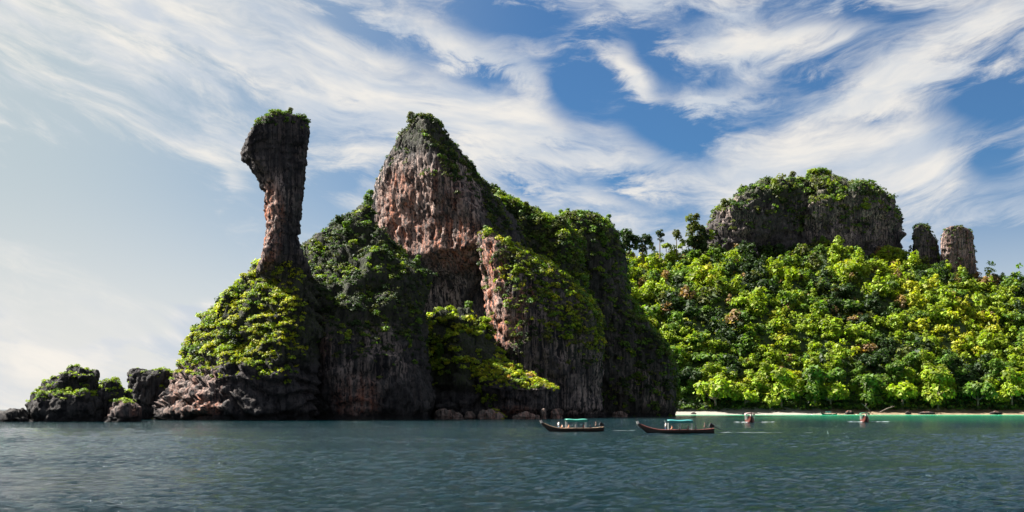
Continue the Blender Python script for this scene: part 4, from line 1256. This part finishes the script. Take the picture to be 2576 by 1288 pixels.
def make_boat(name, L, loc, rz, label, canopy, cov_x=(-2.6, 1.6), group="longtail boats", rail=None, hull=None):
    e = bpy.data.objects.new(name, None); COL.objects.link(e)
    e.location = loc; e.rotation_euler = (0, 0, rz)
    tag(e, label, "boat", group)

    def part(nm, vq, mat, par=e, smooth=False):
        return link_obj(nm, make_mesh(nm, vq[0], vq[1], [mat], smooth=smooth), par)
    Vo, Qo, ss = hull_arrays(L)
    Vi, Qi, _ = hull_arrays(L, 0.06)
    part("hull", join([(Vo.reshape(-1, 3), Qo), (Vi.reshape(-1, 3), Qi[:, ::-1]), (np.array([Vo[0, j] for j in range(13)] + [Vo[0, 6] + [0, 0, 0.9]]), np.array([[j, j + 1, 11 - j, 12 - j] for j in range(6)]))]), hull or M_hull, smooth=True)
    for j in (0, 12):
        part("gunwale", tube(Vo[:, j] + [0, 0, 0.03], [0.075] * len(ss), 6), rail or M_red, smooth=True)
    bow = Vo[-1, 0]
    part("bow_post", tube([bow + [-0.5, 0.0, -0.8], bow + [0.05, 0, 0], bow + [0.35, 0, 0.75]], [0.14, 0.12, 0.07], 6), M_hull, smooth=True)
    part("bow_ribbon", tube([bow + [-0.08, 0, -0.15], bow + [0.12, 0, 0.3]], [0.20, 0.19], 8), M_rib, smooth=True)
    dk = []
    for k in range(4, 32):
        w = abs(Vi[k, 9, 1]) ; w2 = abs(Vi[k + 1, 9, 1])
        dk.append((np.array([[Vi[k, 0, 0], -w, 0.12], [Vi[k, 0, 0], w, 0.12], [Vi[k + 1, 0, 0], w2, 0.12], [Vi[k + 1, 0, 0], -w2, 0.12]]), np.array([[0, 3, 2, 1]])))
    part("deck", join(dk), M_deck)
    for bx_ in (-1.9, -0.6, 0.7, 2.0):
        part("bench", bevel_box((bx_, 0, 0.36), (0.32, 1.35, 0.07), 0.02), M_deck)
    if canopy is not None:
        x0, x1 = cov_x
        nx_, ny_ = 10, 9
        top = []
        for k in range(nx_):
            for j in range(ny_):
                t_ = -1 + 2 * j / (ny_ - 1); u_ = k / (nx_ - 1)
                top.append([x0 + (x1 - x0) * u_, t_ * 0.95, 2.02 + 0.16 * (1 - t_ * t_) + 0.05 * math.sin(u_ * 9.0)])
        top = np.array(top); i = np.arange(nx_ * ny_).reshape(nx_, ny_)
        Q = np.stack([i[:-1, :-1], i[1:, :-1], i[1:, 1:], i[:-1, 1:]], -1).reshape(-1, 4)
        rim = np.concatenate([i[:, 0], i[-1, 1:], i[::-1, -1][1:], i[0, ::-1][1:-1]])
        n0 = nx_ * ny_
        allv = np.concatenate([top, top - [0, 0, 0.12]])
        side = np.array([[rim[k], rim[k] + n0, rim[(k + 1) % len(rim)] + n0, rim[(k + 1) % len(rim)]] for k in range(len(rim))])
        can = part("canopy", (allv, np.concatenate([Q, Q[:, ::-1] + n0, side])), canopy)
        for sy in (-1, 1):
            fl_ = part("side_flap", (np.array([[x0 + (x1 - x0) * k / 8, sy * (0.955 + 0.03 * dz + 0.02 * (k % 2)), 1.99 - dz * (0.30 + 0.06 * (k % 2))] for dz in (0, 1) for k in range(9)]), np.array([[k, k + 1, k + 10, k + 9] for k in range(8)])), canopy, can)
        for px_ in (x0 + 0.15, (x0 + x1) / 2, x1 - 0.15):
            for sy in (-1, 1):
                part("post", tube([[px_, sy * 0.80, 0.4], [px_, sy * 0.88, 2.0]], [0.035, 0.035], 6), M_post)
    ex = -L / 2 + 0.35
    eng = part("engine", join([bevel_box((ex, 0, 1.15), (0.9, 0.45, 0.5), 0.08), bevel_box((ex + 0.1, 0, 1.5), (0.4, 0.3, 0.25), 0.06), tube([[ex, 0, 0.4], [ex, 0, 1.0]], [0.09, 0.09], 8)]), M_metal)
    part("propeller_shaft", tube([[ex - 0.4, 0, 1.05], [ex - 3.4, 0.1, -0.15]], [0.05, 0.04], 6), M_metal, eng)
    part("steering_bar", tube([[ex + 0.4, 0, 1.25], [ex + 1.6, 0.15, 1.55]], [0.035, 0.03], 6), M_metal, eng)
    return e


def figure(pose):
    """joints (x forward, z up), bones and radii of a person; seat or soles at z = 0"""
    if pose == "sit":
        J = {"pelvis": (0, 0, 0.10), "belly": (0.0, 0, 0.30), "chest": (-0.02, 0, 0.48), "neck": (0, 0, 0.64), "chin": (0.02, 0, 0.70), "skull": (0.03, 0, 0.83),
             "shl": (0, 0.19, 0.56), "ell": (0.08, 0.25, 0.32), "hal": (0.30, 0.16, 0.22), "kl": (0.42, 0.12, 0.12), "fl": (0.42, 0.12, -0.32), "tl": (0.58, 0.13, -0.36), "hl": (0.02, 0.10, 0.08)}
    else:
        J = {"pelvis": (0, 0, 0.92), "belly": (0, 0, 1.08), "chest": (0, 0, 1.28), "neck": (0, 0, 1.45), "chin": (0.02, 0, 1.51), "skull": (0.03, 0, 1.64),
             "shl": (0, 0.20, 1.38), "ell": (0.02, 0.29, 1.10), "hal": (0.14, 0.27, 0.88), "kl": (0.04, 0.12, 0.48), "fl": (-0.02, 0.13, 0.06), "tl": (0.14, 0.15, 0.03), "hl": (0, 0.11, 0.88)}
    R_ = {"pelvis": 0.15, "belly": 0.14, "chest": 0.155, "neck": 0.06, "chin": 0.075, "skull": 0.10, "sh": 0.07, "el": 0.048, "ha": 0.045, "k": 0.065, "f": 0.045, "t": 0.04, "h": 0.10}
    names = list(J)
    for nme in list(J):
        if nme.endswith("l") and nme not in ("skull",):
            x, y, z = J[nme]; J[nme[:-1] + "r"] = (x, -y, z)
    names = list(J)
    bones = [("pelvis", "belly"), ("belly", "chest"), ("chest", "neck"), ("neck", "chin"), ("chin", "skull")]
    for sd_ in "lr":
        bones += [("chest", "sh" + sd_), ("sh" + sd_, "el" + sd_), ("el" + sd_, "ha" + sd_), ("pelvis", "h" + sd_), ("h" + sd_, "k" + sd_), ("k" + sd_, "f" + sd_), ("f" + sd_, "t" + sd_)]
    me = bpy.data.meshes.new("skeleton")
    me.from_pydata([J[n_] for n_ in names], [(names.index(a), names.index(b)) for a, b in bones], [])
    o = bpy.data.objects.new("skeleton", me); COL.objects.link(o)
    o.modifiers.new("skin", 'SKIN')
    sv = me.skin_vertices[0].data
    for k, n_ in enumerate(names):
        r = R_.get(n_) or R_[n_[:-1]]
        sv[k].radius = (r, r)
        sv[k].use_root = (n_ == "pelvis")
    sub = o.modifiers.new("sub", 'SUBSURF'); sub.levels = 1
    dg = bpy.context.evaluated_depsgraph_get()
    ev = o.evaluated_get(dg)
    m2 = bpy.data.meshes.new_from_object(ev)
    bpy.data.objects.remove(o)
    co = np.array([v.co for v in m2.vertices])
    jn = np.array([J[n_] for n_ in names])
    near = np.argmin(((co[:, None, :] - jn[None]) ** 2).sum(2), 1)
    reg = []
    for k in near:
        n_ = names[k]
        if n_ == "skull": reg.append(3)
        elif n_ in ("neck", "chin") or n_.startswith(("ha", "el", "f", "t")): reg.append(0)
        elif n_.startswith(("k", "h")) or n_ == "pelvis": reg.append(2)
        else: reg.append(1)
    return m2, co, np.array(reg)


def cloth_mat():
    m, t, out = new_mat("clothes_and_skin")
    b = t.n('ShaderNodeBsdfPrincipled')
    t.link(t.n('ShaderNodeAttribute', attribute_name='Col').outputs['Color'], b.inputs['Base Color'])
    b.inputs['Roughness'].default_value = 0.8
    t.link(b.outputs[0], out.inputs[0])
    return m


M_cloth = cloth_mat()
FIG = {p: figure(p) for p in ("sit", "stand")}
SKIN = (0.30, 0.16, 0.10)


def person(boat, pose, bx_, by_, bz_, rz, shirt, trousers, label, hair=(0.02, 0.015, 0.012)):
    m2, co, reg = FIG[pose]
    me = m2.copy(); me.name = "person"
    col = np.array([SKIN, shirt, trousers, SKIN])[reg]
    top = co[:, 2].max()
    hairy = (reg == 3) & ((co[:, 2] > top - 0.09) | (co[:, 0] < 0.0))
    col[hairy] = hair
    at = me.attributes.new("Col", 'FLOAT_COLOR', 'POINT')
    at.data.foreach_set("color", np.concatenate([col, np.ones((len(col), 1))], 1).astype(np.float32).ravel())
    me.materials.clear(); me.materials.append(M_cloth)
    c, s_ = math.cos(boat.rotation_euler.z), math.sin(boat.rotation_euler.z)
    o = link_obj("person", me)
    o.location = (boat.location.x + c * bx_ - s_ * by_, boat.location.y + s_ * bx_ + c * by_, boat.location.z + bz_)
    o.rotation_euler = (0, 0, boat.rotation_euler.z + rz)
    tag(o, label, "person", "people on the boats")


def at_px(px, Y): return (wx(px, Y), Y, 0.0)


PI = math.pi
b1 = make_boat("longtail_boat", 10.8, at_px(1442, 193), PI + 0.10, "longtail boat with teal canopy, nearer the cliffs, passengers seated at its bow", M_teal2, (-2.4, 1.4), rail=M_deck)
b2 = make_boat("longtail_boat", 12.0, at_px(1702, 178), PI - 0.08, "red-brown longtail boat with high bow and teal canopy, in front of the beach", M_teal, (-2.6, 1.5))
b3 = make_boat("longtail_boat", 11.5, at_px(1886, 325), -PI / 2 - 0.15, "oncoming longtail boat with pale pink canopy and white bow wave", M_pink, (-3.4, 2.4), hull=M_red)
b4 = make_boat("longtail_boat", 11.5, at_px(2175, 335), -PI / 2 - 0.25, "oncoming longtail boat with green canopy, in front of the driftwood", M_greent, (-3.4, 2.4), hull=M_red)
for bt in (b3, b4):
    bt.scale = (1.2, 1.35, 1.3)
b5 = make_boat("longtail_boat", 13.0, at_px(2085, 803), PI + 0.25, "longtail boat moored side-on at the edge of the white sand", M_teal, (-1.5, 2.6))

WHITE = (0.70, 0.70, 0.68); OR = (0.62, 0.20, 0.05); NAVY = (0.03, 0.05, 0.16); BLK = (0.02, 0.02, 0.022); DENIM = (0.06, 0.09, 0.16); RED = (0.4, 0.04, 0.04)
person(b1, "stand", 2.6, 0.1, 0.12, 0.2, WHITE, DENIM, "person in white shirt standing toward the bow of the boat nearer the cliffs")
person(b1, "sit", 1.95, 0.35, 0.40, 0.0, WHITE, BLK, "person in white shirt seated just ahead of the canopy, boat nearer the cliffs")
person(b1, "sit", 0.75, -0.35, 0.40, 0.0, OR, BLK, "person in orange life jacket under the front of the canopy, boat nearer the cliffs")
person(b1, "sit", 1.95, -0.35, 0.40, 0.0, OR, DENIM, "person in orange life jacket ahead of the canopy, boat nearer the cliffs")
person(b1, "sit", -0.6, 0.3, 0.40, 0.0, NAVY, BLK, "person in navy shirt under the canopy of the boat nearer the cliffs")
person(b1, "stand", -4.0, 0.2, 0.12, 0.0, BLK, BLK, "person in black standing at the engine of the boat nearer the cliffs")
person(b2, "stand", 1.75, 0.2, 0.12, 0.1, WHITE, DENIM, "person in white shirt standing ahead of the canopy on the red-brown boat")
person(b2, "sit", 0.75, 0.35, 0.40, 0.0, OR, BLK, "person in orange life jacket under the front of the canopy, red-brown boat")
person(b2, "sit", -0.6, 0.35, 0.40, 0.0, NAVY, BLK, "person in navy shirt mid-canopy on the red-brown boat")
person(b2, "sit", -1.9, 0.35, 0.40, 0.0, DENIM, BLK, "person in blue shirt under the rear of the canopy, red-brown boat")
person(b2, "sit", -0.6, -0.35, 0.40, 0.0, WHITE, NAVY, "person in white shirt seated mid-canopy on the red-brown boat")
person(b2, "stand", -4.5, 0.1, 0.12, 0.0, BLK, BLK, "person in black steering at the stern of the red-brown boat")
for bt, nm in ((b1, "the boat nearer the cliffs"), (b2, "the red-brown boat")):
    person(bt, "sit", -1.9, -0.35, 0.40, 0.0, RED, BLK, f"person in red shirt under the rear of the canopy, {nm}")
    person(bt, "sit", 0.75, 0.38 if bt is b1 else -0.36, 0.40, 0.0, BLK, DENIM, f"person in black under the front of the canopy, {nm}")
    person(bt, "sit", -3.1, 0.3, 0.36, 0.0, DENIM, BLK, f"person in blue seated behind the canopy, {nm}")
    bag = link_obj("cargo_bag", make_mesh("cargo_bag", *bevel_box((0, 0, 0.22), (0.9, 0.6, 0.44), 0.14), [M_deck]))
    c_, s_ = math.cos(bt.rotation_euler.z), math.sin(bt.rotation_euler.z)
    bag.location = (bt.location.x + 3.1 * c_, bt.location.y + 3.1 * s_, 0.13); bag.rotation_euler = (0, 0, bt.rotation_euler.z + 0.3)
    tag(bag, f"tan bag lying in the bow of {nm}", "bag")
person(b3, "sit", 2.0, 0.1, 0.40, 0.0, RED, BLK, "person in red seated in the boat with pale pink canopy")
person(b4, "sit", 2.0, 0.1, 0.40, 0.0, BLK, DENIM, "person in black seated in the boat with green canopy")


def foam(boat, pts, w0, w1, seed, label, dens=0.0, mat=None):
    """broken foam along a path given in the boat's own metres"""
    rng = np.random.RandomState(seed)
    c, s_ = math.cos(boat.rotation_euler.z), math.sin(boat.rotation_euler.z)
    pts = np.array(pts, float)
    W_ = np.stack([boat.location.x + c * pts[:, 0] - s_ * pts[:, 1], boat.location.y + s_ * pts[:, 0] + c * pts[:, 1]], 1)
    seg = np.concatenate([[0], np.cumsum(np.linalg.norm(np.diff(W_, axis=0), axis=1))])
    n_ = int(seg[-1] / 0.25) + 2
    u = np.linspace(0, seg[-1], n_)
    cx_ = np.interp(u, seg, W_[:, 0]); cy_ = np.interp(u, seg, W_[:, 1])
    t = np.stack([np.gradient(cx_), np.gradient(cy_)], 1); t /= np.linalg.norm(t, axis=1)[:, None]
    nrm = np.stack([-t[:, 1], t[:, 0]], 1)
    m_ = 13
    lat = np.linspace(-1, 1, m_)
    wd = np.interp(u, [0, seg[-1]], [w0, w1])
    P = np.zeros((n_, m_, 3))
    for j in range(m_):
        P[:, j, 0] = cx_ + nrm[:, 0] * lat[j] * wd; P[:, j, 1] = cy_ + nrm[:, 1] * lat[j] * wd
    p = P.reshape(-1, 3)
    fz = fbm(p, (1.6, 1.6, 1), 3, 0.6, seed)
    fall = (1 - np.abs(np.tile(lat, n_)) ** 2) * np.repeat(np.interp(u, [0, seg[-1]], [1.0, 0.25]), m_)
    P[:, :, 2] = (0.05 + 0.10 * fall + 0.10 * fz).reshape(n_, m_)
    i = np.arange(n_ * m_).reshape(n_, m_)
    Q = np.stack([i[:-1, :-1], i[:-1, 1:], i[1:, 1:], i[1:, :-1]], -1).reshape(-1, 4)
    keep = (fz * 0.8 + fall + dens)[Q].mean(1) > 0.72
    if keep.sum() < 4: keep[:4] = True
    o = link_obj("wake_foam", make_mesh("wake_foam", P.reshape(-1, 3), Q[keep], [mat or M_foam], smooth=True))
    tag(o, label, "foam", kind="stuff")


foam(b1, [(-5.3, 0), (-9, 0.3), (-14, 0.2)], 0.4, 0.4, 3, "foam behind the stern of the boat nearer the cliffs", 0.1)
foam(b2, [(-5.8, 0), (-10, 0.3), (-22, 0.4)], 0.45, 0.45, 5, "long foam trail behind the red-brown boat", 0.1)
for bt, sd_, nm in ((b3, 7, "pale pink canopy"), (b4, 11, "green canopy")):
    foam(bt, [(4.5, 0.4), (0, 2.5), (-9, 7.5)], 0.8, 0.7, sd_, f"white bow wave on the right of the boat with {nm}", 0.5, M_foam_white)
    foam(bt, [(4.5, -0.4), (0, -2.2), (-4, -4.2)], 0.8, 0.6, sd_ + 1, f"white bow wave on the left of the boat with {nm}", 0.5, M_foam_white)
